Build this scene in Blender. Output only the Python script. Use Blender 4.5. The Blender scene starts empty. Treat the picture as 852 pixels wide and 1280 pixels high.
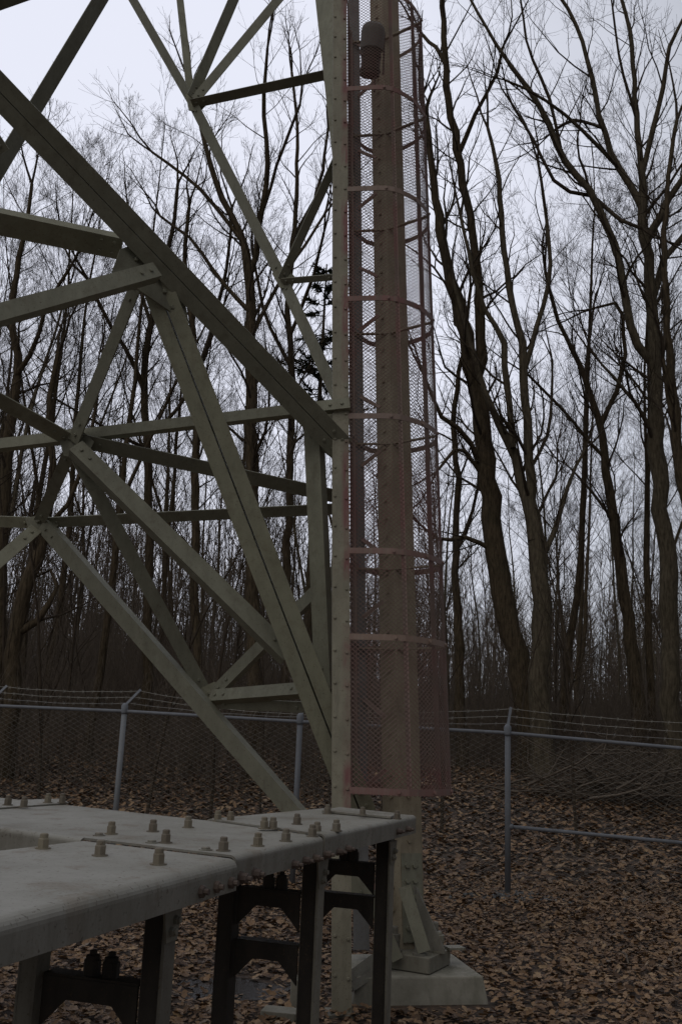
import bpy, math, random
import numpy as np
from mathutils import Vector, Matrix

random.seed(7)
rng = np.random.default_rng(7)
scene = bpy.context.scene
COL = scene.collection
R = math.radians

# ------------------------------------------------------------------ camera
FPX, PITCH, ROLL, EYE = 1205.0, R(13.2), R(2.3), 1.65
FWD = np.array([0, math.cos(PITCH), math.sin(PITCH)])
_r0 = np.array([1.0, 0, 0]); _u0 = np.array([0, -math.sin(PITCH), math.cos(PITCH)])
RGT = math.cos(ROLL) * _r0 + math.sin(ROLL) * _u0
UPV = -math.sin(ROLL) * _r0 + math.cos(ROLL) * _u0
CAM = np.array([0, 0, EYE])

def ray(x, y):
    return FWD + (x - 426) / FPX * RGT - (y - 640) / FPX * UPV
def PY(x, y, Y):                       # survey point: sight line (x, y) at Y metres in front
    d = ray(x, y); return CAM + d * (Y / d[1])
def PG(x, y, h=0.0):                   # survey point on a level plane h
    d = ray(x, y); return CAM + d * ((h - EYE) / d[2])

cam_d = bpy.data.cameras.new('camera'); cam = bpy.data.objects.new('camera', cam_d); COL.objects.link(cam)
cam.matrix_world = Matrix(((RGT[0], UPV[0], -FWD[0], 0), (RGT[1], UPV[1], -FWD[1], 0), (RGT[2], UPV[2], -FWD[2], EYE), (0, 0, 0, 1)))
cam_d.sensor_fit = 'VERTICAL'; cam_d.sensor_height = 36; cam_d.lens = 36 * FPX / 1280
cam_d.clip_start = 0.05; cam_d.clip_end = 1000
scene.camera = cam

# ------------------------------------------------------------------ materials
def mat_new(name):
    m = bpy.data.materials.new(name); m.use_nodes = True
    nt = m.node_tree; nt.nodes.clear()
    out = nt.nodes.new('ShaderNodeOutputMaterial'); b = nt.nodes.new('ShaderNodeBsdfPrincipled')
    nt.links.new(b.outputs[0], out.inputs[0])
    return m, nt, b
def N(nt, t, **kw):
    n = nt.nodes.new(t)
    for k, v in kw.items():
        if k in n.inputs: n.inputs[k].default_value = v
        else: setattr(n, k, v)
    return n
def ramp(nt, src, stops, interp='LINEAR'):
    r = nt.nodes.new('ShaderNodeValToRGB'); r.color_ramp.interpolation = interp
    e = r.color_ramp.elements
    while len(e) > 1: e.remove(e[-1])
    e[0].position = stops[0][0]; e[0].color = (*stops[0][1], 1)
    for p, c in stops[1:]:
        k = e.new(p); k.color = (*c, 1)
    nt.links.new(src, r.inputs[0]); return r.outputs[0]
def mix(nt, fac, a, b, mode='MIX'):
    m = nt.nodes.new('ShaderNodeMix'); m.data_type = 'RGBA'; m.blend_type = mode
    for s, v in ((m.inputs[0], fac), (m.inputs[6], a), (m.inputs[7], b)):
        if isinstance(v, (int, float)): s.default_value = v
        elif isinstance(v, tuple): s.default_value = (*v, 1)
        else: nt.links.new(v, s)
    return m.outputs[2]
def coords(nt, scale=(1, 1, 1)):
    tc = nt.nodes.new('ShaderNodeTexCoord'); mp = nt.nodes.new('ShaderNodeMapping')
    mp.inputs['Scale'].default_value = scale
    nt.links.new(tc.outputs['Object'], mp.inputs[0]); return mp.outputs[0]
def noise(nt, vec, scale, detail=4, rough=0.6):
    n = N(nt, 'ShaderNodeTexNoise', Scale=scale, Detail=detail, Roughness=rough)
    nt.links.new(vec, n.inputs['Vector']); return n.outputs[0]
def bump(nt, b, h, strength, dist=0.02):
    bp = N(nt, 'ShaderNodeBump', Strength=strength, Distance=dist)
    nt.links.new(h, bp.inputs['Height']); nt.links.new(bp.outputs[0], b.inputs['Normal'])
G3 = lambda v: (v, v, v)

def m_steel(name, base, dark, stain=(0.12, 0.085, 0.055), stain_amt=0.5, red=None, half=False, streak=(3, 3, 1.2), rough=0.62):
    m, nt, b = mat_new(name)
    v = coords(nt); vs = coords(nt, streak)
    n1 = noise(nt, vs, 3.0, 6, 0.65); n2 = noise(nt, v, 14, 5, 0.7); n3 = noise(nt, v, 1.7, 4, 0.6)
    c = ramp(nt, n1, [(0.3, dark), (0.65, base)])
    c = mix(nt, ramp(nt, n2, [(0.52, G3(0)), (0.78, G3(stain_amt))]), c, stain)
    c = mix(nt, ramp(nt, n3, [(0.45, G3(0)), (0.75, G3(0.35))]), c, tuple(x * 0.72 for x in base))
    oi = nt.nodes.new('ShaderNodeObjectInfo')
    c = mix(nt, 1.0, c, ramp(nt, oi.outputs['Random'], [(0.0, (.80, .79, .78)), (0.5, (1.0, 1.0, 1.0)), (1.0, (1.10, 1.09, 1.02))]), 'MULTIPLY')
    n4 = noise(nt, coords(nt, (26, 26, 2.2)), 1.0, 4, 0.7)
    c = mix(nt, ramp(nt, n4, [(0.55, G3(0)), (0.72, G3(stain_amt * .8))]), c, tuple(x * .55 for x in base))
    n5 = noise(nt, v, 95, 2, 0.5)
    c = mix(nt, ramp(nt, n5, [(0.64, G3(0)), (0.72, G3(.7))]), c, stain)
    if red:
        tc = nt.nodes.new('ShaderNodeTexCoord'); sp = nt.nodes.new('ShaderNodeSeparateXYZ')
        nt.links.new(tc.outputs['Object'], sp.inputs[0])
        w = N(nt, 'ShaderNodeTexNoise', Scale=1.0, Detail=3.0)
        w.noise_dimensions = '1D' if hasattr(w, 'noise_dimensions') else '3D'
        k = nt.nodes.new('ShaderNodeMath'); k.operation = 'MULTIPLY'; k.inputs[1].default_value = 1.35
        nt.links.new(sp.outputs[2], k.inputs[0]); nt.links.new(k.outputs[0], w.inputs['W'])
        f1 = ramp(nt, w.outputs[0], [(0.42, G3(0)), (0.56, G3(1))])
        f2 = ramp(nt, noise(nt, coords(nt, (12, 12, 1.5)), 2.2, 5, 0.7), [(0.34, G3(0)), (0.56, G3(0.85))])
        f = mix(nt, 1.0, f1, f2, 'MULTIPLY')
        if half:               # paint reached only one side of the post, which leans
            ml = nt.nodes.new('ShaderNodeMath'); ml.operation = 'MULTIPLY_ADD'; ml.inputs[1].default_value = 0.04
            nt.links.new(sp.outputs[2], ml.inputs[0]); nt.links.new(sp.outputs[0], ml.inputs[2])
            f = mix(nt, 1.0, f, ramp(nt, ml.outputs[0], [(0.0, G3(0)), (0.03, G3(1))]), 'MULTIPLY')
            up = ramp(nt, sp.outputs[2], [(0.0, G3(0)), (0.98, G3(0)), (1.0, G3(1))]); f = mix(nt, 1.0, f, up, 'MULTIPLY')
        c = mix(nt, f, c, red)
    nt.links.new(c, b.inputs['Base Color']); b.inputs['Roughness'].default_value = rough
    b.inputs['Specular IOR Level'].default_value = 0.35
    bump(nt, b, n2, 0.15, 0.004)
    return m

M = {}
M['steel'] = m_steel('weathered_olive_grey_steel', (0.315, 0.315, 0.248), (0.235, 0.232, 0.18), stain_amt=0.5)
M['leg'] = m_steel('weathered_leg_steel', (0.41, 0.36, 0.275), (0.28, 0.24, 0.18))
M['strip'] = m_steel('overspray_steel', (0.33, 0.31, 0.25), (0.24, 0.225, 0.18), red=(0.24, 0.085, 0.095), half=True)
M['cage'] = m_steel('faded_red_steel', (0.335, 0.25, 0.22), (0.25, 0.185, 0.162), stain=(0.36, 0.31, 0.28), stain_amt=0.6, red=(0.29, 0.15, 0.14))
M['conduit'] = m_steel('grey_galvanised', (0.24, 0.24, 0.245), (0.17, 0.17, 0.175))
def m_deck():
    m, nt, b = mat_new('weathered_deck_steel'); v = coords(nt)
    n1 = noise(nt, v, 2.2, 7, 0.68); n2 = noise(nt, coords(nt, (1.2, 1, 1)), 5.5, 6, 0.7); n3 = noise(nt, v, 70, 3, 0.6); n4 = noise(nt, coords(nt, (11, 11, 1.6)), 1.2, 5, .7)
    c = ramp(nt, n1, [(0.28, (.22, .205, .17)), (0.45, (.31, .30, .265)), (0.62, (.37, .36, .325)), (0.8, (.29, .28, .24))])
    c = mix(nt, ramp(nt, n2, [(0.54, G3(0)), (0.62, G3(.4)), (0.8, G3(.6))]), c, (.21, .165, .12))
    c = mix(nt, ramp(nt, n3, [(0.6, G3(0)), (0.7, G3(.75))]), c, (.10, .075, .055))
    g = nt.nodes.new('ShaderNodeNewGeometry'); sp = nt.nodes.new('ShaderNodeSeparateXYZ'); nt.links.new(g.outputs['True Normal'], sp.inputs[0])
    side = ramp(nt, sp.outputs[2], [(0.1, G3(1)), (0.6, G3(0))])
    grime_shade = mix(nt, 1.0, side, ramp(nt, n4, [(0.42, G3(.22)), (0.65, G3(.5))]), 'MULTIPLY')
    c = mix(nt, grime_shade, c, (.115, .105, .085))            # streaky grime on the rolled edges, with their shade painted into the colour
    nt.links.new(c, b.inputs['Base Color']); b.inputs['Specular IOR Level'].default_value = 0.4
    rr = ramp(nt, n2, [(0.3, G3(.5)), (0.7, G3(.75))]); nt.links.new(rr, b.inputs['Roughness'])
    bump(nt, b, n1, 0.25, 0.02); return m
M['deck'] = m_deck()
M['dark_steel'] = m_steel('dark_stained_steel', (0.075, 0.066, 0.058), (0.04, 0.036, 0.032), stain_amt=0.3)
M['post'] = m_steel('bent_post_steel', (0.27, 0.26, 0.225), (0.17, 0.16, 0.14))
M['bolt'] = m_steel('bolt_steel', (0.26, 0.235, 0.19), (0.17, 0.14, 0.11), stain_amt=0.7)
M['rust'] = m_steel('rusty_bolt', (0.15, 0.115, 0.10), (0.085, 0.06, 0.052), stain=(0.24, 0.2, 0.18), stain_amt=0.7)
M['galv'] = m_steel('fence_galvanised', (0.25, 0.272, 0.315), (0.19, 0.205, 0.235), stain_amt=0.25)
M['wire'] = m_steel('fence_wire', (0.50, 0.50, 0.49), (0.38, 0.38, 0.37), stain_amt=0.25)
M['fixture'] = m_steel('dark_fixture', (0.12, 0.082, 0.07), (0.07, 0.05, 0.043), stain_amt=0.3)

def m_concrete():
    m, nt, b = mat_new('mossy_concrete'); v = coords(nt)
    n1 = noise(nt, v, 3, 7, 0.65); n2 = noise(nt, v, 40, 4, 0.7); n3 = noise(nt, coords(nt, (4, 4, 1)), 2, 5)
    c = ramp(nt, n1, [(0.3, (0.20, 0.19, 0.155)), (0.55, (0.31, 0.295, 0.25)), (0.75, (0.38, 0.36, 0.31))])
    c = mix(nt, ramp(nt, n3, [(0.5, G3(0)), (0.7, G3(0.6))]), c, (0.13, 0.13, 0.095))
    c = mix(nt, ramp(nt, n2, [(0.55, G3(0)), (0.8, G3(0.4))]), c, (0.10, 0.09, 0.08))
    nt.links.new(c, b.inputs['Base Color']); b.inputs['Roughness'].default_value = 0.9
    bump(nt, b, n2, 0.4, 0.006); return m
M['concrete'] = m_concrete()

def m_bark(name, a, c2, moss=0.25):
    m, nt, b = mat_new(name); v = coords(nt, (1, 1, 0.18)); v2 = coords(nt)
    n1 = noise(nt, v, 22, 5, 0.7); n2 = noise(nt, v2, 1.3, 4)
    c = ramp(nt, n1, [(0.35, a), (0.68, c2)])
    c = mix(nt, ramp(nt, n2, [(0.5, G3(0)), (0.75, G3(moss))]), c, (0.055, 0.06, 0.035))
    nt.links.new(c, b.inputs['Base Color']); b.inputs['Roughness'].default_value = 0.95
    b.inputs['Specular IOR Level'].default_value = 0.1
    bump(nt, b, n1, 0.8, 0.03); return m
M['bark'] = m_bark('dark_bark', (0.046, 0.036, 0.025), (0.145, 0.111, 0.074))
M['bark2'] = m_bark('grey_bark', (0.064, 0.053, 0.039), (0.175, 0.146, 0.104))
M['twig'] = m_bark('twig_bark', (0.05, 0.040, 0.031), (0.115, 0.09, 0.068), 0.05)
M['brush'] = m_bark('brown_brush', (0.11, 0.09, 0.074), (0.22, 0.18, 0.145), 0.0)
M['needles'] = m_bark('pine_needles', (0.018, 0.028, 0.016), (0.045, 0.06, 0.032), 0.0)

def m_leaf():
    m, nt, b = mat_new('dead_leaf')
    g = nt.nodes.new('ShaderNodeNewGeometry')
    c = ramp(nt, g.outputs['Random Per Island'], [(0.0, (0.10, 0.056, 0.030)), (0.25, (0.19, 0.112, 0.060)), (0.5, (0.275, 0.165, 0.088)), (0.8, (0.35, 0.22, 0.122)), (0.95, (0.43, 0.295, 0.17)), (1.0, (0.24, 0.19, 0.15))])
    c = mix(nt, ramp(nt, noise(nt, coords(nt), 60, 3), [(0.4, G3(0)), (0.7, G3(0.5))]), c, (0.06, 0.04, 0.03))
    c = mix(nt, ramp(nt, noise(nt, coords(nt), 0.9, 4), [(0.5, G3(0)), (0.70, G3(0.5))]), c, (0.07, 0.05, 0.038))
    nt.links.new(c, b.inputs['Base Color']); b.inputs['Roughness'].default_value = 0.6
    b.inputs['Specular IOR Level'].default_value = 0.3
    return m
M['leaf'] = m_leaf()
def m_ground():
    m, nt, b = mat_new('forest_floor'); v = coords(nt)
    vo = N(nt, 'ShaderNodeTexVoronoi', Scale=13.0); nt.links.new(v, vo.inputs['Vector'])
    n1 = noise(nt, v, 30, 5, 0.7); n2 = noise(nt, v, 0.8, 5)
    c = ramp(nt, vo.outputs['Color'], [(0.0, (0.035, 0.025, 0.019)), (0.5, (0.085, 0.056, 0.039)), (1.0, (0.15, 0.10, 0.068))])
    c = mix(nt, ramp(nt, n1, [(0.4, G3(0)), (0.65, G3(0.8))]), c, (0.022, 0.017, 0.014))
    c = mix(nt, ramp(nt, n2, [(0.5, G3(0)), (0.7, G3(0.6))]), c, (0.03, 0.024, 0.02))
    nt.links.new(c, b.inputs['Base Color']); b.inputs['Roughness'].default_value = 0.9
    bump(nt, b, vo.outputs['Distance'], 0.7, 0.03); return m
M['ground'] = m_ground()
def m_gravel():
    m, nt, b = mat_new('blue_grey_gravel')
    g = nt.nodes.new('ShaderNodeNewGeometry')
    c = ramp(nt, g.outputs['Random Per Island'], [(0.0, (0.05, 0.052, 0.052)), (0.6, (0.10, 0.104, 0.108)), (1.0, (0.19, 0.192, 0.195))])
    nt.links.new(c, b.inputs['Base Color']); b.inputs['Roughness'].default_value = 0.7; return m
M['gravel'] = m_gravel()
def m_puddle():
    m, nt, b = mat_new('muddy_water')
    b.inputs['Base Color'].default_value = (0.02, 0.016, 0.012, 1); b.inputs['Roughness'].default_value = 0.2; b.inputs['Specular IOR Level'].default_value = 0.3
    bump(nt, b, noise(nt, coords(nt), 25, 3), 0.15, 0.01); return m
M['puddle'] = m_puddle()

# ------------------------------------------------------------------ mesh helpers
def fast_mesh(name, V, F):
    """V (n,3); F (m,k) faces of one size, or a list of such arrays"""
    Fs = [np.asarray(f, dtype=np.int32) for f in (F if isinstance(F, list) else [F]) if len(f)]
    me = bpy.data.meshes.new(name); V = np.asarray(V, dtype=np.float32)
    me.vertices.add(len(V)); me.vertices.foreach_set('co', V.ravel())
    tot = np.concatenate([np.full(len(f), f.shape[1], np.int32) for f in Fs])
    idx = np.concatenate([f.ravel() for f in Fs])
    me.loops.add(len(idx)); me.loops.foreach_set('vertex_index', idx)
    me.polygons.add(len(tot)); st = np.concatenate([[0], np.cumsum(tot)[:-1]]).astype(np.int32)
    me.polygons.foreach_set('loop_start', st); me.polygons.foreach_set('loop_total', tot)
    me.update(calc_edges=True); return me
def tag(o, label=None, cat=None, group=None, kind=None):
    if label: o['label'] = label
    if cat: o['category'] = cat
    if group: o['group'] = group
    if kind: o['kind'] = kind
    return o
def link(name, me, mat, parent=None, smooth=False):
    o = bpy.data.objects.new(name, me); COL.objects.link(o)
    if mat and not me.materials: me.materials.append(M[mat] if isinstance(mat, str) else mat)
    if parent is not None: o.parent = parent
    if smooth: me.polygons.foreach_set('use_smooth', [True] * len(me.polygons))
    return o
def empty(name, loc, label, cat, group=None):
    o = bpy.data.objects.new(name, None); COL.objects.link(o); o.location = loc
    return tag(o, label, cat, group)
def nz(v):
    v = np.asarray(v, float); return v / (np.linalg.norm(v) + 1e-12)

class MB:
    def __init__(s, org=(0, 0, 0)): s.v = []; s.f = []; s.o = np.asarray(org, float)
    def add(s, V, F):
        b = len(s.v); s.v += [tuple(np.asarray(p, float) - s.o) for p in V]; s.f += [tuple(i + b for i in f) for f in F]
    def sweep(s, p0, p1, prof, n):
        """closed 2-D profile [(u, v)] swept from p0 to p1; v runs along n, u across"""
        p0 = np.asarray(p0, float); p1 = np.asarray(p1, float); d = nz(p1 - p0); n = np.asarray(n, float)
        n = nz(n - d * (n @ d)); u = np.cross(d, n); k = len(prof)
        V = [p + u * a + n * b for p in (p0, p1) for a, b in prof]
        F = [(i, (i + 1) % k, k + (i + 1) % k, k + i) for i in range(k)] + [tuple(range(k - 1, -1, -1)), tuple(range(k, 2 * k))]
        s.add(V, F)
    def bar(s, p0, p1, w, t, n): s.sweep(p0, p1, [(-w / 2, -t / 2), (w / 2, -t / 2), (w / 2, t / 2), (-w / 2, t / 2)], n)
    def box(s, c, sx, sy, sz, yaw=0.0, ch=0.0):
        c = np.asarray(c, float); ca, sa = math.cos(yaw), math.sin(yaw)
        ax = np.array([ca, sa, 0]); ay = np.array([-sa, ca, 0]); az = np.array([0, 0, 1.0])
        x, y = sx / 2, sy / 2; e = min(ch, x * .9, y * .9)
        pr = [(-x + e, -y), (x - e, -y), (x, -y + e), (x, y - e), (x - e, y), (-x + e, y), (-x, y - e), (-x, -y + e)] if e else [(-x, -y), (x, -y), (x, y), (-x, y)]
        k = len(pr)
        V = [c + ax * a + ay * b + az * h for h in (-sz / 2, sz / 2) for a, b in pr]
        s.add(V, [(i, (i + 1) % k, k + (i + 1) % k, k + i) for i in range(k)] + [tuple(range(k - 1, -1, -1)), tuple(range(k, 2 * k))])
    def prism(s, poly, t, n):
        """flat polygon of 3-D points thickened by t along n"""
        n = nz(n); k = len(poly); P = [np.asarray(p, float) for p in poly]
        s.add([p - n * t / 2 for p in P] + [p + n * t / 2 for p in P],
              [(i, (i + 1) % k, k + (i + 1) % k, k + i) for i in range(k)] + [tuple(range(k - 1, -1, -1)), tuple(range(k, 2 * k))])
    def lathe(s, c, axis, prof, seg=12):
        """[(r, h)] spun about axis at c"""
        a = nz(axis); t = nz(np.cross(a, (0.31, 0.9, 0.2))); b = np.cross(a, t); c = np.asarray(c, float)
        V = []; F = []
        for r_, h in prof:
            for i in range(seg):
                g = 2 * math.pi * i / seg; V.append(c + a * h + (t * math.cos(g) + b * math.sin(g)) * r_)
        for j in range(len(prof) - 1):
            for i in range(seg):
                F.append((j * seg + i, j * seg + (i + 1) % seg, (j + 1) * seg + (i + 1) % seg, (j + 1) * seg + i))
        F.append(tuple(range(seg - 1, -1, -1))); F.append(tuple((len(prof) - 1) * seg + i for i in range(seg)))
        s.add(V, F)
    def tube(s, pts, rad, sides=8):
        V, F = tube_arrays(np.array(pts, float), np.full(len(pts), rad) if np.isscalar(rad) else np.array(rad), sides)
        s.add(V, [tuple(f) for f in F])
        m = len(V); s.f += [tuple(range(len(s.v) - m, len(s.v) - m + sides))[::-1], tuple(range(len(s.v) - sides, len(s.v)))]
    def nut(s, c, axis, r_, h):            # hex nut with a bolt end
        s.lathe(c, axis, [(r_, 0), (r_, h * 0.9), (r_ * 0.85, h)], 6)
        s.lathe(np.asarray(c, float) + nz(axis) * h, axis, [(r_ * 0.72, -0.001), (r_ * 0.72, h * 0.4), (r_ * 0.55, h * 0.5)], 10)
    def build(s, name, mat, parent=None, smooth=False, bevel=0.0):
        me = bpy.data.meshes.new(name); me.from_pydata(s.v, [], s.f); me.update()
        o = link(name, me, mat, parent, smooth)
        if bevel:
            b = o.modifiers.new('bevel', 'BEVEL'); b.width = bevel; b.segments = 2; b.limit_method = 'ANGLE'; b.angle_limit = R(50)
        return o

def tube_arrays(P, rad, sides):
    n = len(P); T = np.gradient(P, axis=0); T /= (np.linalg.norm(T, axis=1)[:, None] + 1e-9)
    ref = np.eye(3)[int(np.argmin(np.abs(T).max(axis=0)))]
    U = np.cross(T, ref); U /= (np.linalg.norm(U, axis=1)[:, None] + 1e-9); W = np.cross(T, U)
    a = np.arange(sides) * 2 * math.pi / sides
    V = P[:, None, :] + rad[:, None, None] * (U[:, None, :] * np.cos(a)[None, :, None] + W[:, None, :] * np.sin(a)[None, :, None])
    i = np.arange(n - 1)[:, None] * sides; j = np.arange(sides)[None, :]; j2 = (j + 1) % sides
    F = np.stack([i + j, i + j2, i + sides + j2, i + sides + j], -1).reshape(-1, 4)
    return V.reshape(-1, 3), F
class TB:
    """collects many tubes as arrays"""
    def __init__(s): s.V = []; s.F = []; s.n = 0
    def tube(s, P, rad, sides):
        V, F = tube_arrays(P, rad, sides); s.V.append(V); s.F.append(F + s.n); s.n += len(V)
    def mesh(s, name, org=(0, 0, 0)): return fast_mesh(name, np.concatenate(s.V) - np.asarray(org), np.concatenate(s.F))

# ------------------------------------------------------------------ ground
def sstep(a, b, x): t = np.clip((x - a) / (b - a), 0, 1); return t * t * (3 - 2 * t)
def gz(x, y):
    x = np.asarray(x, float); y = np.asarray(y, float)
    z = 1.15 * sstep(11.2, 25, y) + 0.022 * np.clip(y - 25, 0, 200)
    z = z + 2.2 * sstep(14, 60, y) * sstep(1, -12, x) + 4.0 * sstep(45, 130, y)
    z = z + 0.035 * np.sin(x * 1.3 + 0.7 * y) * np.cos(y * 0.9) * sstep(7.5, 9, y)
    return z
ax = np.concatenate([np.linspace(-140, -16, 22)[:-1], np.linspace(-16, 16, 97), np.linspace(16, 140, 22)[1:]])
ay = np.concatenate([np.linspace(-60, 2, 12)[:-1], np.linspace(2, 30, 100), np.linspace(30, 160, 40)[1:]])
X, Y = np.meshgrid(ax, ay); Z = gz(X, Y)
Vg = np.stack([X, Y, Z], -1).reshape(-1, 3); nx = len(ax)
ii = (np.arange(len(ay) - 1)[:, None] * nx + np.arange(nx - 1)[None, :]).ravel()
g = link('ground', fast_mesh('ground', Vg, np.stack([ii, ii + 1, ii + nx + 1, ii + nx], -1)), 'ground', None, True)
g['kind'] = 'structure'

def leaves(name, n, xr, yr, size, lift, reject=None):
    x = rng.uniform(*xr, n); y = yr[0] + (yr[1] - yr[0]) * rng.random(n)
    keep = np.abs(x) < 0.40 * y + 1.2
    keep &= ~((x > 0.18) & (x < 1.12) & (y > 6.58) & (y < 7.55))
    keep &= ~(((x + 0.55) / 0.55) ** 2 + ((y - 6.95) / 0.42) ** 2 < rng.uniform(0.0, 1.1, n))
    x = x[keep]; y = y[keep]; n = len(x)
    t = np.array([0, 0.22, 0.42, 0.62, 0.82, 1.0]); hw = np.array([0.03, 0.24, 0.17, 0.27, 0.13, 0.0])
    s = size * rng.uniform(0.55, 1.35, n); yaw = rng.uniform(0, 2 * math.pi, n)
    curl = rng.uniform(-0.1, 0.42, n); fold = rng.uniform(-0.12, 0.35, n); wid = rng.uniform(0.7, 1.35, n)
    til = rng.normal(0, 0.24, n); rol = rng.normal(0, 0.26, n)
    L = []
    for k in range(6):
        for sd in (-1, 0, 1):
            lx = np.full(n, t[k] - 0.5); ly = sd * hw[k] * wid
            lz = curl * (lx ** 2) * 2 * 0.6 + np.abs(ly) * fold * 1.3
            L.append(np.stack([lx, ly, lz], -1))
    P = np.stack(L, 1) * s[:, None, None]                       # n,18,3
    c, si = np.cos(til)[:, None], np.sin(til)[:, None]
    px, pz = P[..., 0] * c - P[..., 2] * si, P[..., 0] * si + P[..., 2] * c
    c, si = np.cos(rol)[:, None], np.sin(rol)[:, None]
    py, pz = P[..., 1] * c - pz * si, P[..., 1] * si + pz * c
    c, si = np.cos(yaw)[:, None], np.sin(yaw)[:, None]
    wx, wy = px * c - py * si + x[:, None], px * si + py * c + y[:, None]
    base = gz(x, y) + lift * rng.random(n) + 0.006
    zmin = pz.min(1)
    wz = pz - zmin[:, None] * 0.8 + base[:, None]
    V = np.stack([wx, wy, wz], -1).reshape(-1, 3)
    f = []
    for k in range(5):
        a = k * 3
        f += [(a, a + 1, a + 4, a + 3), (a + 1, a + 2, a + 5, a + 4)]
    f = np.array(f)
    F = (np.arange(n)[:, None, None] * 18 + f[None]).reshape(-1, 4)
    return V, F
V1, F1 = leaves('a', 92000, (-6, 6), (2.6, 12.5), 0.061, 0.03)
V2, F2 = leaves('b', 76000, (-12, 12), (12.3, 29), 0.10, 0.03)
lf = link('leaf_litter', fast_mesh('leaf_litter', np.concatenate([V1, V2]), np.concatenate([F1, F2 + len(V1)])), 'leaf')
tag(lf, 'brown dead leaves covering the ground around the tower and fence', 'leaves', kind='stuff')

# wet hollow and gravel
pm = MB()
ring = []
for i in range(28):
    a = 2 * math.pi * i / 28; rr = 1 + 0.18 * math.sin(3 * a + 1) + 0.12 * math.sin(5 * a)
    ring.append((-0.55 + 0.42 * rr * math.cos(a), 6.95 + 0.3 * rr * math.sin(a), 0.006))
pm.add(ring, [tuple(range(28))])
tag(pm.build('puddle', 'puddle'), 'shallow muddy puddle on the ground behind the dark bridge support', 'puddle', kind='structure')
def stones(cx, cy, rx, ry, n, smin, smax):
    Vs = []; Fs = []; b = 0
    ico = [(0, 0, 1), (.9, 0, .3), (.28, .85, .3), (-.72, .53, .3), (-.72, -.53, .3), (.28, -.85, .3), (.72, .53, -.4), (-.28, .85, -.4), (-.9, 0, -.4), (-.28, -.85, -.4), (.72, -.53, -.4)]
    fc = [(0, 1, 2), (0, 2, 3), (0, 3, 4), (0, 4, 5), (0, 5, 1), (1, 6, 2), (2, 7, 3), (3, 8, 4), (4, 9, 5), (5, 10, 1), (6, 7, 2), (7, 8, 3), (8, 9, 4), (9, 10, 5), (10, 6, 1)]
    ico = np.array(ico)
    for _ in range(n):
        a = rng.random() * 6.28; q = abs(rng.normal(0, 0.5))
        x, y = cx + rx * q * math.cos(a), cy + ry * q * math.sin(a); s = rng.uniform(smin, smax)
        v = ico * rng.uniform(0.7, 1.2, (11, 1)) * s * np.array([1, rng.uniform(.6, 1), rng.uniform(.4, .7)])
        th = rng.random() * 6.28; v = np.stack([v[:, 0] * math.cos(th) - v[:, 1] * math.sin(th), v[:, 0] * math.sin(th) + v[:, 1] * math.cos(th), v[:, 2]], -1)
        Vs.append(v + (x, y, float(gz(x, y)) + s * 0.3 + 0.01)); Fs.append(np.array(fc) + b); b += 11
    return np.concatenate(Vs), np.concatenate(Fs)
A = [stones(2.0, 11.2, 0.8, 0.45, 170, .02, .045)]
Vv = []; Ff = []; b = 0
for v, f in A: Vv.append(v); Ff.append(f + b); b += len(v)
tag(link('gravel', fast_mesh('gravel', np.concatenate(Vv), np.concatenate(Ff)), 'gravel'), 'blue grey gravel showing through the leaves near the fence post', 'gravel', kind='stuff')

# ------------------------------------------------------------------ lattice tower
LEAN = np.array([-0.04, 0.11, 1.0])
BASE = PY(503, 1196, 7.05)                      # foot of the leg, on top of its base plate
def leg_at(z, off=(0, 0)): return BASE + LEAN * (z - BASE[2]) + np.array([off[0], off[1], 0])
tower = empty('lattice_tower', tuple(BASE), 'weathered olive grey steel lattice tower with bolted diagonal braces standing on a concrete pad', 'tower')
def prof(kind, w, t=0.012):
    if kind == 'L': return [[(-w / 2, 0), (w / 2, 0), (w / 2, -w * .8), (w / 2 - t, -w * .8), (w / 2 - t, -t), (-w / 2, -t)]]
    if kind == 'R': return [[(-w / 2, 0), (w / 2, 0), (w / 2, -t), (-w / 2 + t, -t), (-w / 2 + t, -w * .8), (-w / 2, -w * .8)]]
    if kind == 'LL':
        g_ = w * (0.028 if w > .205 else .014)
        a = [(g_, 0), (w / 2, 0), (w / 2, -t), (g_ + t, -t), (g_ + t, -w * .5), (g_, -w * .5)]
        return [a, [(-p, q) for p, q in a][::-1]]
    if kind == 'C': return [[(-w / 2, 0), (w / 2, 0), (w / 2, -w * .5), (w / 2 - t, -w * .5), (w / 2 - t, -t), (-w / 2 + t, -t), (-w / 2 + t, -w * .5), (-w / 2, -w * .5)]]
def member(name, a, b_, w, kind='L', turn=0.0, bolts=True, mat='steel'):
    p0, p1 = PY(*a), PY(*b_); d = nz(p1 - p0); mid = (p0 + p1) / 2
    n = nz(CAM - mid); n = nz(n - d * (n @ d)); s = np.cross(d, n); q = R(turn)
    n = n * math.cos(q) + s * math.sin(q); u = np.cross(d, n)
    mb = MB(BASE)
    for pf in prof(kind, w): mb.sweep(p0, p1, pf, n)
    if bolts:
        L = np.linalg.norm(p1 - p0)
        for e in (0.06, 0.15, L - 0.15, L - 0.06):
            for k in ((-0.25, 0.25) if w > 0.16 else (0.0,)):
                mb.lathe(p0 + d * e + u * k * w, n, [(0.013, -0.001), (0.013, 0.009), (0.010, 0.012)], 6)
    return mb.build(name, mat, tower)
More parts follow.
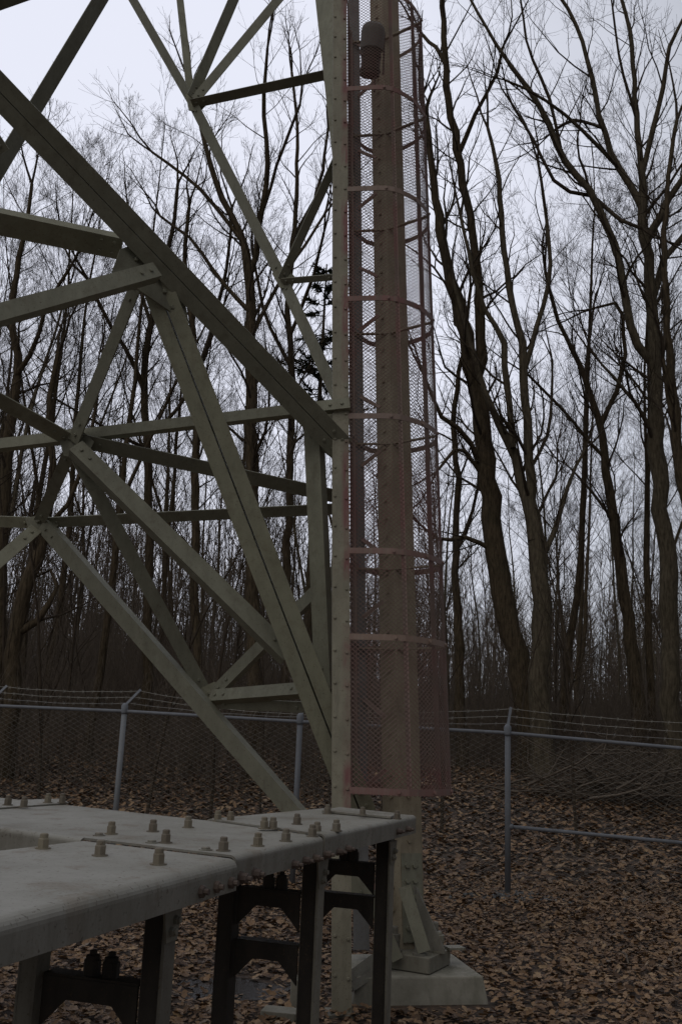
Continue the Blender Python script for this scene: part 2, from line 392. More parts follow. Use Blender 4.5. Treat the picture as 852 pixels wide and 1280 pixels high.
MEM = [
    ('main_diagonal', (-70, 42, 5.2), (428, 562, 6.92), 0.20, 'LL', 10),
    ('leg_brace', (186, 330, 6.15), (452, 1020, 6.98), 0.215, 'LL', 8),
    ('horizontal_brace', (-60, 561, 7.05), (437, 503, 6.86), 0.085, 'L', -28),
    ('horizontal_brace', (-60, 406, 5.0), (197, 336, 6.0), 0.11, 'L', -25),
    ('horizontal_brace', (-60, 268, 5.9), (152, 312, 6.35), 0.165, 'C', 25),
    ('plan_strut', (172, 350, 6.2), (91, 552, 6.9), 0.105, 'L', 40),
    ('plan_strut', (88, 562, 6.95), (48, 655, 8.0), 0.10, 'L', 20),
    ('plan_strut', (-50, 473, 6.2), (88, 551, 6.95), 0.12, 'L', 35),
    ('plan_strut', (100, 551, 6.95), (425, 622, 7.45), 0.115, 'L', 28),
    ('secondary_brace', (95, 556, 6.85), (362, 818, 6.86), 0.125, 'L', -25),
    ('secondary_brace', (98, 572, 6.95), (259, 870, 7.75), 0.11, 'R', -20),
    ('secondary_brace', (52, 656, 7.95), (470, 1136, 7.1), 0.12, 'R', 22),
    ('horizontal_brace', (-60, 650, 8.3), (50, 654, 8.0), 0.10, 'L', 20),
    ('horizontal_brace', (50, 654, 8.0), (430, 636, 7.55), 0.095, 'L', 25),
    ('plan_strut', (46, 660, 7.95), (-60, 752, 7.4), 0.11, 'L', 20),
    ('secondary_brace', (262, 869, 7.6), (384, 859, 6.98), 0.095, 'L', -28),
    ('secondary_brace', (262, 879, 7.65), (392, 885, 7.1), 0.085, 'L', 25),
    ('secondary_brace', (266, 866, 7.7), (425, 706, 7.4), 0.09, 'L', -25),
    ('secondary_brace', (388, 520, 6.98), (403, 862, 7.1), 0.125, 'R', 25),
    ('face_diagonal', (150, -28, 9.6), (240, 128, 9.05), 0.105, 'L', 30),
    ('face_diagonal', (240, 128, 9.05), (352, 348, 8.35), 0.115, 'L', 30),
    ('face_diagonal', (352, 348, 8.35), (425, 505, 7.75), 0.115, 'L', 30),
    ('secondary_brace', (240, 130, 9.0), (425, 90, 8.3), 0.10, 'L', 22),
    ('secondary_brace', (240, 122, 9.0), (304, -28, 9.3), 0.12, 'L', 25),
    ('secondary_brace', (239, 122, 9.1), (221, -40, 9.6), 0.085, 'L', 25),
    ('secondary_brace', (244, 124, 9.0), (370, -28, 9.2), 0.10, 'R', -25),
    ('secondary_brace', (352, 350, 8.3), (428, 184, 7.95), 0.085, 'L', 25),
    ('secondary_brace', (352, 352, 8.3), (428, 346, 7.85), 0.06, 'L', 25),
    ('face_diagonal', (-50, 293, 8.0), (145, -32, 8.5), 0.165, 'L', 35),
    ('face_diagonal', (-40, 20, 8.2), (60, -15, 8.4), 0.12, 'L', 35),
    ('plan_strut', (-40, 120, 7.6), (6, 190, 7.9), 0.10, 'L', 20),
    ('face_diagonal', (400, -40, 8.5), (432, 240, 7.75), 0.19, 'L', 25),
]
for m_ in MEM: member(*m_)
def gusset(pts, Yd, mat='steel', t=0.012, bolts=()):
    P = [PY(x, y, Yd + dz) for x, y, dz in pts]; n = nz(np.cross(P[1] - P[0], P[2] - P[0]))
    if n[1] > 0: n = -n
    mb = MB(BASE); mb.prism(P, t, n)
    for bx, by in bolts:
        d = ray(bx, by); k = ((P[0] - CAM) @ n) / (d @ n); mb.lathe(CAM + d * k, n, [(0.017, 0), (0.017, 0.018), (0.012, 0.024)], 6)
    return mb.build('gusset_plate', mat, tower)
gusset([(150, 312, -.12), (182, 300, -.01), (226, 350, .14), (236, 405, .17), (205, 385, .07), (140, 340, -.15)], 6.13, bolts=[(170, 325), (180, 338), (205, 365), (215, 385)])
gusset([(72, 540, 0), (98, 534, 0), (118, 552, 0), (108, 574, 0), (80, 570, 0)], 6.93, bolts=[(88, 548), (96, 558)])
gusset([(248, 862, 0), (268, 852, 0), (290, 866, 0), (282, 884, 0), (258, 886, 0)], 7.72, bolts=[(262, 866), (270, 876)])
gusset([(32, 648, 0), (58, 642, 0), (74, 656, 0), (60, 670, 0), (38, 668, 0)], 7.98, bolts=[(48, 652)])
gusset([(232, 118, 0), (246, 112, 0), (262, 126, 0), (250, 140, 0), (236, 138, 0)], 9.03, bolts=[(242, 124), (246, 132)])
gusset([(340, 342, 0), (356, 332, 0), (370, 348, 0), (364, 362, 0), (350, 360, 0)], 8.32, bolts=[(352, 346)])
gusset([(385, 498, 0), (418, 520, 0), (418, 575, 0), (398, 560, 0), (380, 530, 0)], 7.02, bolts=[(396, 528), (404, 545)])
gusset([(400, 838, 0), (416, 828, 0), (418, 865, 0), (402, 865, 0)], 7.15)
# leg: heavy angle with its ridge towards us
def leg():
    mb = MB(BASE); w = 0.155; t = 0.016
    a = BASE - LEAN * (BASE[2] - .262); b_ = BASE + LEAN * 10.0
    pf = [(0, 0), (w, -w * .55), (w, -w * .55 - t), (0, -t * 1.3), (-w * .8, -w * .62 - t), (-w * .8, -w * .62)]
    n = np.array([-0.08, -1, 0])
    mb.sweep(a, b_, pf, n)
    d = nz(LEAN); nn = nz(n - d * (n @ d)); u = np.cross(d, nn)
    for i in range(64):
        z = 0.25 + i * 0.15
        for s_, k in ((1, .55), (-1, .62)):
            fl = nz(u * s_ - nn * k); fn = nz(nn + u * s_ * k)
            mb.lathe(a + LEAN * z + fl * 0.07, fn, [(0.014, -0.002), (0.014, 0.012)], 6)
    o = mb.build('tower_leg', 'leg', tower)
    for off, w2, zz in ((0.0, 0.26, 0.62),):
        m2 = MB(BASE)     # splice collar plates near the foot
        m2.sweep(a + LEAN * 0.05 + nn * 0.02, a + LEAN * zz + nn * 0.02, [(0.005, 0), (w * .95, -w * .52), (w * .95, -w * .52 - .012), (0.005, -.012)], n)
        for i in range(5):
            for k in (0.045, 0.105):
                fl = nz(u - nn * .55); fn = nz(nn + u * .55)
                m2.lathe(a + LEAN * (0.14 + i * .1) + nn * .022 + fl * k, fn, [(0.017, 0), (0.017, .02)], 6)
        m2.build('splice_plate', 'steel', tower)
leg()
# foot: base plate, stiffeners, anchor bolts, lower knee braces
PADZ = 0.165
bc = np.array([BASE[0] + 0.06, BASE[1] + 0.02, PADZ])
mb = MB(BASE); mb.box(bc + (0.02, 0, 0.055), 0.38, 0.38, 0.10, R(-28), 0.01); mb.build('base_plate', 'post', tower, bevel=0.006)
for yaw_, L_ in ((-28, .24), (62, .22), (152, .2)):
    dd = np.array([math.cos(R(yaw_)), math.sin(R(yaw_)), 0]); c0 = bc + (0.0, 0, 0.107)
    mb = MB(BASE); mb.prism([c0 + dd * 0.03, c0 + dd * L_, c0 + dd * L_ + (0, 0, .03), c0 + dd * 0.03 + (0, 0, 0.40)], 0.014, np.cross(dd, (0, 0, 1)))
    mb.build('stiffener', 'post', tower)
for ox, oy, h in ((0.04, -0.16, .17), (0.17, 0.07, .16), (-0.12, -0.09, .15), (0.18, -0.06, .12)):
    mb = MB(BASE); c = bc + (ox, oy, 0.106)
    mb.lathe(c, (0, 0, 1), [(.05, 0), (.05, .012), (.034, .013), (.034, .06), (.036, .065), (.036, .11), (.02, .112), (.02, h), (.016, h + .008)], 12)
    mb.build('anchor_bolt', 'post', tower)
mb = MB(BASE); mb.box(bc + (0.3, .06, 0.115), .12, .1, .014, .3); mb.build('cover_plate', 'post', tower)
def foot_bar(p0, p1, w, mat='steel'):
    mb = MB(BASE); n = CAM - (np.asarray(p0) + np.asarray(p1)) / 2
    for pf in prof('L', w): mb.sweep(p0, p1, pf, n)
    mb.build('knee_brace', mat, tower)
foot_bar(PY(505, 1108, 6.92), PY(530, 1190, 6.86), .085)
foot_bar(PY(448, 1085, 6.95), PY(497, 1200, 6.85), .075)
foot_bar(PY(438, 1222, 6.7), PY(492, 1182, 6.95), .075, 'post')
foot_bar(PY(440, 1234, 6.66), PY(470, 1214, 6.75), .05, 'post')

# concrete pad
pad = empty('concrete_pad', (0.66, 7.05, 0), 'tapered mossy concrete pad under the foot of the tower leg', 'footing')
mb = MB((0.66, 7.05, 0))
tp = [(0.225, 6.70), (1.055, 6.86), (0.93, 7.52), (0.12, 7.36)]; cxy = np.mean(tp, 0)
bt = [tuple(cxy + (np.array(p) - cxy) * 1.10) for p in tp]
V = [(*p, -0.05) for p in bt] + [(*p, PADZ) for p in tp]
mb.add(V, [(0, 1, 5, 4), (1, 2, 6, 5), (2, 3, 7, 6), (3, 0, 4, 7), (4, 5, 6, 7), (3, 2, 1, 0)])
mb.build('footing_block', 'concrete', pad, bevel=0.012)
pad['kind'] = 'thing'

# ------------------------------------------------------------------ anti-climb cage
S0 = PG(427, 1269, 0.0)
cage = empty('climbing_guard', tuple(S0), 'tall faded red expanded metal cage wrapped around the tower leg', 'cage')
def lean_pt(p, z): return np.asarray(p, float) + LEAN * (z - p[2])
mb = MB(S0)
ctop = 9.6
pf = [(-.062, 0), (.062, 0), (.062, -.012), (-.05, -.012), (-.05, -.07), (-.062, -.07)]
mb.sweep(S0, lean_pt(S0, ctop), pf, (0.03, -1, 0))
dS = nz(LEAN); nS = nz(np.array([.03, -1, 0]) - dS * (np.array([.03, -1, 0]) @ dS)); uS = np.cross(dS, nS)
k = 0
z = 0.2
while z < ctop - .1:
    for uo, zo in ((-.04, 0.0), (.042, .02)):
        mb.lathe(S0 + LEAN * (z + zo) + uS * uo * -1, nS, [(.0105, -.001), (.0105, .007), (.008, .01)], 8)
    z += 0.225
mb.build('edge_post', 'strip', cage)
mb = MB(S0); mb.box(S0 + (0.0, .02, .008), .2, .18, .016, .1); mb.build('foot_plate', 'post', cage)
# plan of the cage at the level of its lower hem
Z0 = 1.30
Ys = lean_pt(S0, Z0)[1]
plan = [PY(438, 992, Ys + .005), PY(508, 994, Ys - .05), PY(548, 995, Ys + .13), PY(566, 993, Ys + .36), PY(556, 990, Ys + .66), PY(520, 985, Ys + .86), PY(470, 985, Ys + .9), PY(444, 985, Ys + .62)]
plan = [np.array([p[0], p[1], Z0]) for p in plan]
corner = [np.array(p) for p in plan]
rp = []
for i, p in enumerate(plan):                    # soften every corner but the first, which meets the edge post
    if i == 0: rp.append(p); continue
    a, b_ = plan[i - 1], plan[(i + 1) % len(plan)]
    for q in np.linspace(0, 1, 4): rp.append((p + (a - p) * .34) * (1 - q) ** 2 + 2 * q * (1 - q) * p + (p + (b_ - p) * .34) * q * q)
plan = rp
cum = [0]
for i in range(len(plan)): cum.append(cum[-1] + np.linalg.norm(plan[(i + 1) % len(plan)] - plan[i]))
cum = np.array(cum); PA = np.array(plan + [plan[0]]); NV = 19    # the screen covers these walls, the far side stays open
def wall(u, zz):
    u = np.asarray(u); x = np.interp(u, cum, PA[:, 0]); y = np.interp(u, cum, PA[:, 1])
    h = zz - Z0
    return np.stack([x + LEAN[0] * h, y + LEAN[1] * h, zz + 0 * u], -1)
def screen(z0, z1, umax, du, dv, w, inset=0.0):
    nu = int(umax / du); nv = int((z1 - z0) / dv)
    J, K = np.meshgrid(np.arange(nu + 1), np.arange(nv)); u = J * du; zz = z0 + dv * (K + 0.5 * np.where((J + K) % 2 == 0, 1.0, -1.0))
    P = wall(u.ravel(), zz.ravel()).reshape(nv, nu + 1, 3)
    if inset:
        c = np.mean(PA[:-1], 0)[:2][None, None] + LEAN[:2] * (P[..., 2:3] - Z0); P[..., :2] = c + (P[..., :2] - c) * (1 - inset)
    A_, B_ = P[:, :-1].reshape(-1, 3), P[:, 1:].reshape(-1, 3)
    D = B_ - A_; D /= np.linalg.norm(D, axis=1)[:, None]
    tu = np.gradient(P, axis=1); nrm = np.cross(tu, (0, 0, 1.0)); nrm = nrm[:, :-1].reshape(-1, 3); nrm /= np.linalg.norm(nrm, axis=1)[:, None] + 1e-9
    S = np.cross(D, nrm); 
    tw = nz([0, 0, 1])
    t = w * 0.45
    n2 = nrm * 0.8 + S * 0.5; s2 = S * 0.8 - nrm * 0.5
    Vx = np.stack([A_ + s2 * w / 2 + n2 * t / 2, A_ - s2 * w / 2 + n2 * t / 2, A_ - s2 * w / 2 - n2 * t / 2, A_ + s2 * w / 2 - n2 * t / 2,
                   B_ + s2 * w / 2 + n2 * t / 2, B_ - s2 * w / 2 + n2 * t / 2, B_ - s2 * w / 2 - n2 * t / 2, B_ + s2 * w / 2 - n2 * t / 2], 1)
    f = np.array([(0, 1, 5, 4), (1, 2, 6, 5), (2, 3, 7, 6), (3, 0, 4, 7)])
    return fast_mesh('mesh_screen', Vx.reshape(-1, 3) - S0, (np.arange(len(A_))[:, None, None] * 8 + f[None]).reshape(-1, 4))
def hoop_levels():
    out = []
    for yp in (990, 797, 688, 520, 372, 235, 110, -14):
        # height at which the front wall meets this sight line
        best = min(np.arange(1.2, 9.5, .01), key=lambda zz: abs(PYpix(wall(np.array([.2]), np.array([zz]))[0])[1] - yp)); out.append(best)
    return out
def PYpix(p):
    q = np.asarray(p) - CAM; zc = q @ FWD; return 426 + FPX * (q @ RGT) / zc, 640 - FPX * (q @ UPV) / zc
HZ = hoop_levels()
link('mesh_screen', screen(HZ[1], HZ[-1], cum[-1] - .12, .019, .016, .0042), 'cage', cage)
o = link('mesh_screen', screen(Z0, HZ[1], cum[-1] - .12, .019, .016, .0052), 'cage', cage); o['label'] = 'denser lower screen panel'
# hoops

for i, hz in enumerate(HZ):
    mb = MB(S0); n_ = len(plan)
    us = list(cum)
    pts = [wall(np.array([u]), np.array([hz]))[0] for u in us[:-1]]
    c = np.mean(pts, 0)
    ho = [c + (p - c) * 1.012 + (0, 0, .021) for p in pts]; hi = [c + (p - c) * 0.996 + (0, 0, .021) for p in pts]
    V = ho + [p - (0, 0, .042) for p in ho] + hi + [p - (0, 0, .042) for p in hi]; F = []
    for k in range(n_):
        j = (k + 1) % n_
        F += [(n_ + k, n_ + j, j, k), (2 * n_ + j, 3 * n_ + j, 3 * n_ + k, 2 * n_ + k)[::1], (k, j, 2 * n_ + j, 2 * n_ + k), (n_ + j, n_ + k, 3 * n_ + k, 3 * n_ + j)]
    mb.add(V, F)
    for p in pts[2::4]:
        d_ = nz(p - c); mb.lathe(c + (p - c) * 1.01, d_, [(.012, 0), (.012, .012)], 6)
    mb.build('hoop_strap', 'cage', cage)
    if 0 < i < len(HZ):
        lp = leg_at(hz - .02, (0, .02)); mb = MB(S0)
        for k in (10, 18, 26): mb.bar(lp, pts[k] - (0, 0, .02), .03, .012, (0, 0, 1))
        mb.build('hoop_bracket', 'leg', cage)
for k in (3, 7, 11, 15, 20, 27):
    mb = MB(S0); u = np.array([cum[k]]); c = np.mean(PA[:-1], 0)
    a = wall(u, np.array([Z0]))[0]; b_ = wall(u, np.array([HZ[-1] + .02]))[0]; n = nz(np.array([a[0] - c[0], a[1] - c[1], 0]))
    wv = .032
    mb.sweep(a - n * .012, b_ - n * .012, [(-wv / 2, .004), (wv / 2, .004), (wv / 2, -.004), (-wv / 2, -.004)], n)
    mb.build('upright', 'cage', cage)
# conduit and ladder inside the cage
cb = PY(450, 1000, 7.25); cb = cb - LEAN * (cb[2] - 0.24)
mb = MB(S0); mb.sweep(cb, cb + LEAN * 9.4, [(-.055, 0), (.055, 0), (.055, -.06), (-.055, -.06)], (0, -1, 0))
mb.build('cable_tray', 'conduit', cage)
for i in range(14):
    zz = 0.7 + i * .62; mb = MB(S0)
    mb.bar(lean_pt(cb, zz) + (.03, -.02, 0), leg_at(zz + (.12 if i % 2 else -.12), (-.09, .0)), .03, .012, (0, -1, .2))
    mb.build('lacing_bar', 'cage', cage)

# hanging fixture at the top of the cage
fx = PY(464, 66, 7.45)
fix = empty('hanging_fixture', tuple(fx), 'dark ribbed cylinder hanging under a hood at the top inside the cage', 'fixture')
ft = nz([.04, -.30, 1.0])           # tilted a little so that its open end looks outwards
mb = MB(fx); mb.lathe(fx - ft * .2, ft, [(.07, .03), (.088, 0), (.088, .03), (.094, .032), (.094, .05), (.085, .055), (.085, .15), (.092, .152), (.092, .17), (.085, .172), (.085, .25), (.07, .26)], 24)
for k in range(5): mb.lathe(fx - ft * (.185 - k * .008), ft, [(.078 - k * .012, 0), (.078 - k * .012, .004)], 24)
mb.build('cylinder_body', 'fixture', fix)
mb = MB(fx); mb.lathe(fx + ft * .02, ft, [(.098, 0), (.105, .005), (.105, .17), (.098, .20), (.075, .225), (.03, .23)], 24); mb.build('hood', 'conduit', fix)
mb = MB(fx); mb.box(fx + (.0, .13, .13), .05, .22, .04); mb.box(fx + (.11, -.02, -.02), .018, .018, .42); mb.box(fx + (.04, .02, -.3), .02, .02, .16); mb.build('bracket', 'fixture', fix)

# ------------------------------------------------------------------ cable bridge
H0 = 1.25
bo = PG(345, 1058, H0); bo = np.array([bo[0], bo[1], 0.0])
bridge = empty('cable_bridge', tuple(bo), 'bolted grey steel cable bridge with flat deck plates on dark cable support frames', 'cable bridge')
def plate(name, poly, z, flanges, drop=0.095, r=0.022, mat='deck', t=0.008):
    """level sheet with rolled-down edges along the listed polygon edges"""
    P = [np.array([p[0], p[1], z]) for p in poly]; k = len(P); mb = MB(bo)
    area = sum(P[i][0] * P[(i + 1) % k][1] - P[(i + 1) % k][0] * P[i][1] for i in range(k)); sg = 1 if area > 0 else -1
    fl = set(flanges)
    V = []; F = []
    mb.add(P + [p - (0, 0, t) for p in P], [tuple(range(k)) if sg > 0 else tuple(range(k))[::-1], (tuple(range(k, 2 * k))[::-1] if sg > 0 else tuple(range(k, 2 * k)))] + [(i, (i + 1) % k, k + (i + 1) % k, k + i) for i in range(k) if i not in fl])
    for i in fl:
        a, b_ = P[i], P[(i + 1) % k]; d = nz(b_ - a); o_ = np.array([d[1], -d[0], 0]) * sg
        pf = [(r * math.sin(q), -r * (1 - math.cos(q))) for q in np.linspace(0, math.pi / 2, 7)] + [(r, -drop), (r - t, -drop)] + [((r - t) * math.sin(q), -r + (r - t) * math.cos(q)) for q in np.linspace(math.pi / 2, 0, 7)]
        m = len(pf); V = [p + o_ * x + np.array([0, 0, y]) for p in (a, b_) for x, y in pf]
        mb.add(V, [(j, (j + 1) % m, m + (j + 1) % m, m + j) for j in range(m) if j not in (m - 1,)] + [tuple(range(m)), tuple(range(m, 2 * m))[::-1]])
    o = mb.build(name, mat, bridge)
    bm_fix(o); return o
def bm_fix(o):
    import bmesh
    bm = bmesh.new(); bm.from_mesh(o.data); bmesh.ops.recalc_face_normals(bm, faces=bm.faces); bm.to_mesh(o.data); bm.free()
G = lambda x, y, h=H0: PG(x, y, h)
f286, f265, f0, i105, i0 = G(286, 1069.3), G(265, 1074), G(0, 1138), G(105, 1048), G(0, 1060)
ext = lambda a, b_, L_: b_ + nz(b_ - a) * L_
A1, A2 = ext(f265, f0, 1.5), ext(i105, i0, 2.4)
plateA = plate('deck_plate', [f286, f265, A1, A2, i105], H0 - .009, (0, 1, 3), drop=0.10, r=.035)
B = [G(398, 1045.4), G(347, 1056), G(288, 1068.7), G(106, 1047), ext(G(105, 1047), G(0, 1033), 2.2), ext(G(262, 1026), G(0, 997), 2.2), G(262, 1026)]
plateB = plate('deck_plate', B, H0, (0, 1, 3, 5), drop=.092)
plateC = plate('deck_plate', [G(515, 1021), G(400, 1045), G(263, 1026), G(407, 1012)], H0 + .009, (0, 3, 2), drop=.092)
def doubler(pts, zb, h=.008, nm='splice_plate'):
    mb = MB(bo); P = [G(x, y, zb + h / 2) for x, y in pts]; mb.prism(P, h, (0, 0, 1)); o = mb.build(nm, 'deck', bridge, bevel=.002); bm_fix(o); return o
sp3 = doubler([(402, 1014), (488, 1022), (498, 1018), (424, 1010)], H0 + .012, .012, 'end_plate')
sp4 = doubler([(-60, 1015), (86, 1004), (78, 999), (-60, 1003)], H0 + .001)
def deck_bolt(x, y, par, h=.03, r_=.019, mat='bolt'):
    z_ = {'A': -.009, 'B': 0, 'C': .009, 'S': .009, 'E': .024}['A' if par is plateA else 'B' if par is plateB else 'C' if par is plateC else 'E' if par is sp3 else 'S']
    p = G(x, y, H0 + z_ + .002); mb = MB(bo); mb.lathe(p - (0, 0, .004), (0, 0, 1), [(r_ * 1.35, 0), (r_ * 1.35, .006)], 14)
    mb.nut(p + (0, 0, .001), (0, 0, 1), r_, h) if h > .012 else mb.lathe(p, (0, 0, 1), [(r_, 0), (r_, h), (r_ * .8, h + .003)], 6)
    mb.build('bolt', mat, par)
for x, y in ((125, 1069), (198, 1080), (54, 1060)): deck_bolt(x, y, plateA, .032, .020)
for x, y in ((139, 1042), (207, 1053), (279, 1063), (191, 1039), (235, 1034)): deck_bolt(x, y, plateB)
for x, y in ((124, 1046), (190, 1055), (257, 1064)): deck_bolt(x, y - 2, plateB, .008, .018, 'deck')
for x, y in ((10, 1006), (30, 1008), (60, 1003), (78, 1003)): deck_bolt(x, y, sp4)
for x, y in ((272, 1026), (288, 1027), (322, 1057), (357, 1051), (390, 1045), (396, 1041)): deck_bolt(x, y, plateB)
for x, y in ((330, 1035), (341, 1035), (371, 1030), (420, 1038), (409, 1017)): deck_bolt(x, y, plateC)
for x, y in ((453, 1018), (496, 1023)): deck_bolt(x, y, sp3, .024, .016)

# rusty bolts along the front flange
def front_pt(x, dz):
    pts = [(515, 1021), (347, 1056), (265, 1074), (0, 1138)]
    for (x0, y0), (x1, y1) in zip(pts, pts[1:]):
        if x1 <= x <= x0:
            k = (x0 - x) / (x0 - x1); a, b_ = G(x0, y0), G(x1, y1)
            # perspective aware split
            best = min(np.linspace(0, 1, 101), key=lambda q: abs(PYpix(a + (b_ - a) * q)[0] - x)); p = a + (b_ - a) * best
            d = nz(b_ - a); return p + np.array([-d[1], d[0], 0]) * .026 + np.array([0, 0, -dz]), np.array([-d[1], d[0], 0])
FW = lambda x, dz: front_pt(x, dz)
_p, _o = FW(300, 0)
if _o @ (CAM - _p) < 0: FLIP = -1
else: FLIP = 1
def fpt(x, dz):
    p, o_ = front_pt(x, dz)
    if FLIP < 0: p = p - o_ * .052; o_ = -o_
    return p, o_
for x, dz, r_ in ((240, .078, .02), (259, .078, .019), (278, .078, .019), (296, .076, .018), (312, .074, .017),
                 (362, .078, .014), (374, .074, .014), (388, .076, .015), (402, .072, .015), (416, .074, .014), (428, .07, .014), (492, .05, .014), (503, .05, .014)):
    p, o_ = fpt(x, dz); mb = MB(bo)
    mb.lathe(p - o_ * .008, o_, [(r_ * 1.3, 0), (r_ * 1.3, .007), (r_, .008), (r_, .026), (r_ * .8, .03), (r_ * .5, .031), (r_ * .5, .045)], 8)
    mb.build('bolt', 'rust', plateA if x < 287 else plateB if x < 399 else plateC)

# support frames: one front post, one back post, arched crossbars with cable pegs
def channel(p0, p1, w, dpt, n, mb, t=.008):
    mb.sweep(p0, p1, [(-w / 2, 0), (w / 2, 0), (w / 2, -dpt), (w / 2 - t, -dpt), (w / 2 - t, -t), (-w / 2 + t, -t), (-w / 2 + t, -dpt), (-w / 2, -dpt)], n)
def frame(xf, back, bars, foot_front=0.0, labels=True, legs_dark=True):
    pf, o_ = fpt(xf, .07)
    pf = pf - o_ * .088
    wdir = -o_; d = np.array([o_[1], -o_[0], 0])
    if d @ (CAM - pf) < 0: d = -d                 # d: along the bridge, towards the camera
    pb = pf + wdir * back
    for p, is_front in ((pf, True), (pb, False)):
        top = np.array([p[0], p[1], H0 - .014]); bot = np.array([p[0], p[1], 0.0]); mb = MB(bo)
        # channel whose web faces along the bridge, light outer flange to the front
        s_ = o_
        web = .078
        mb.bar(bot, top, web, .008, d)
        mb.bar(bot + s_ * web / 2, top + s_ * web / 2, .07, .010, s_)
        mb.bar(bot - s_ * web / 2 - d * .02, top - s_ * web / 2 - d * .02, .05, .008, s_)
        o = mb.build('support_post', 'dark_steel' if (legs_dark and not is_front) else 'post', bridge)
        if is_front:
            m2 = MB(bo)
            m2.bar(bot + d * .006 - s_ * .004, top + d * .006 - s_ * .004, web * .9, .004, d)
            for i in range(10): m2.lathe(bot + (0, 0, .12 + i * .11) + d * .007 + s_ * .01, d, [(.006, 0), (.006, .003)], 8)
            m2.build('punched_web', 'dark_steel', o)
            m3 = MB(bo); q0 = top + s_ * (web / 2 + .006)
            m3.prism([q0 + d * -.06 + (0, 0, -.09), q0 + d * .06 + (0, 0, -.09), q0 + d * .035 + (0, 0, -.2), q0 - d * .035 + (0, 0, -.2)], .008, s_)
            for dz in (.14, .17): m3.nut(q0 + (0, 0, -dz) + d * (.01 if dz > .15 else -.012), s_, .014, .016)
            m3.build('tie_plate', 'post', o)
        m4 = MB(bo); m4.box(bot + (0, 0, .008), .2, .18, .016, math.atan2(s_[1], s_[0])); m4.build('foot_plate', 'post', o)
    # haunch under the deck
    tp_ = np.array([pf[0], pf[1], H0 - .02]); m5 = MB(bo)
    m5.prism([tp_ - o_ * .05, tp_ - o_ * .14, tp_ - o_ * .14 - (0, 0, .02), tp_ - o_ * .05 - (0, 0, .13)], .008, d); m5.build('haunch', 'dark_steel', bridge)
    # crossbars
    for zb, pegs in bars:
        a = pf - o_ * .05; b_ = pb + o_ * .05; a[2] = b_[2] = 0; L_ = np.linalg.norm(b_ - a); mb = MB(bo)
        n_ = 40; up = []; lo = []
        for i in range(n_ + 1):
            q = i / n_; s = min(q, 1 - q) * L_
            arch = .085 * max(0, 1 - s / .085)
            p = a + (b_ - a) * q; up.append(np.array([p[0], p[1], zb])); lo.append(np.array([p[0], p[1], zb - .062 - arch]))
        for i in range(n_):
            quad = [up[i], up[i + 1], lo[i + 1], lo[i]]
            V = [v + d * .005 for v in quad] + [v - d * .005 for v in quad]
            mb.add(V, [(0, 1, 2, 3), (7, 6, 5, 4), (0, 4, 5, 1), (2, 6, 7, 3)])
        mb.bar(up[0] - d * .03 + (0, 0, .004), up[-1] - d * .03 + (0, 0, .004), .065, .008, (0, 0, 1))
        o = mb.build('crossbar', 'dark_steel', bridge)
        for q in pegs:
            p = a + (b_ - a) * q; p[2] = zb + .008; p = p - d * .03; m2 = MB(bo)
            m2.box(p + (0, 0, .022), .05, .04, .044, math.atan2(o_[1], o_[0]), .01)
            m2.lathe(p + (0, 0, .044), (0, 0, 1), [(.022, 0), (.022, .014), (.012, .016), (.012, .028)], 8)
            m2.build('cable_clip', 'dark_steel', o)
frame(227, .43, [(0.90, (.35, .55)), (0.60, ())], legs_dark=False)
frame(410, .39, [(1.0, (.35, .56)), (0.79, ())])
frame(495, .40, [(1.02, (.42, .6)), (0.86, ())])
# pale stub footings on the ground
for x, y, w, h, lb in ((350, 1279, .22, .06, 'low pale concrete block on the ground under the dark support frame'), (371, 1262, .07, .17, 'small upright pale stub block beside the low block under the bridge')):
    p = PG(x, y, 0); mb = MB(p); mb.box(p + (0, .06, h / 2), w, .14, h, -.2, .008)
    tag(mb.build('footing_stub', 'concrete', bevel=.004), lb, 'block').location = tuple(p)

# ------------------------------------------------------------------ chain-link fence
fp = [PY(-260, 868, 13.2), PY(-10, 880, 12.6), PY(156, 887, 12.1), PY(375, 900, 11.75), PY(634, 914, 11.38), PY(930, 940, 11.1), PY(1200, 957, 10.8)]
fo = np.array([fp[4][0], fp[4][1], 0.0])
fence = empty('chain_link_fence', tuple(fo), 'chain-link fence with grey posts and barbed wire along the edge of the woods', 'fence')
arms = [None, (9, 857), (176, 862), (379, 889), (638, 884), (940, 905), None]
arm_dirs = []
for i, p in enumerate(fp):
    z0 = float(gz(p[0], p[1])); mb = MB(fo)
    mb.tube([(p[0], p[1], z0 - .1), (p[0], p[1], p[2] + .02)], .033, 14)
    o = mb.build('post', 'galv', fence, True)
    m2 = MB(fo); m2.lathe((p[0], p[1], p[2] - .05), (0, 0, 1), [(.04, 0), (.042, .02), (.042, .1), (.03, .115), (.02, .13)], 14); m2.build('post_cap', 'galv', o, True)
    tip = PY(*arms[i], p[1] + .12) if arms[i] else p + np.array([.18, .12, .3])
    arm_dirs.append(tip - p)
    m2 = MB(fo); m2.bar(p + (0, 0, .05), tip, .03, .012, (0, -1, .3)); m2.build('barb_arm', 'galv', o)
mb = MB(fo); mb.tube([q - np.array([0, 0, .02]) for q in fp], .021, 10); mb.build('top_rail', 'galv', fence, True)
mr0 = PY(634, 1033, 11.38); mr1 = PY(930, 1061, 11.1)
mb = MB(fo); mb.tube([mr0, mr1], .021, 10); mb.build('mid_rail', 'galv', fence, True)
mb = MB(fo); bd = nz(mr1 - mr0); mb.tube([mr0 + bd * .0, mr0 + bd * .06], .032, 10); mb.build('rail_clamp', 'galv', fence, True)
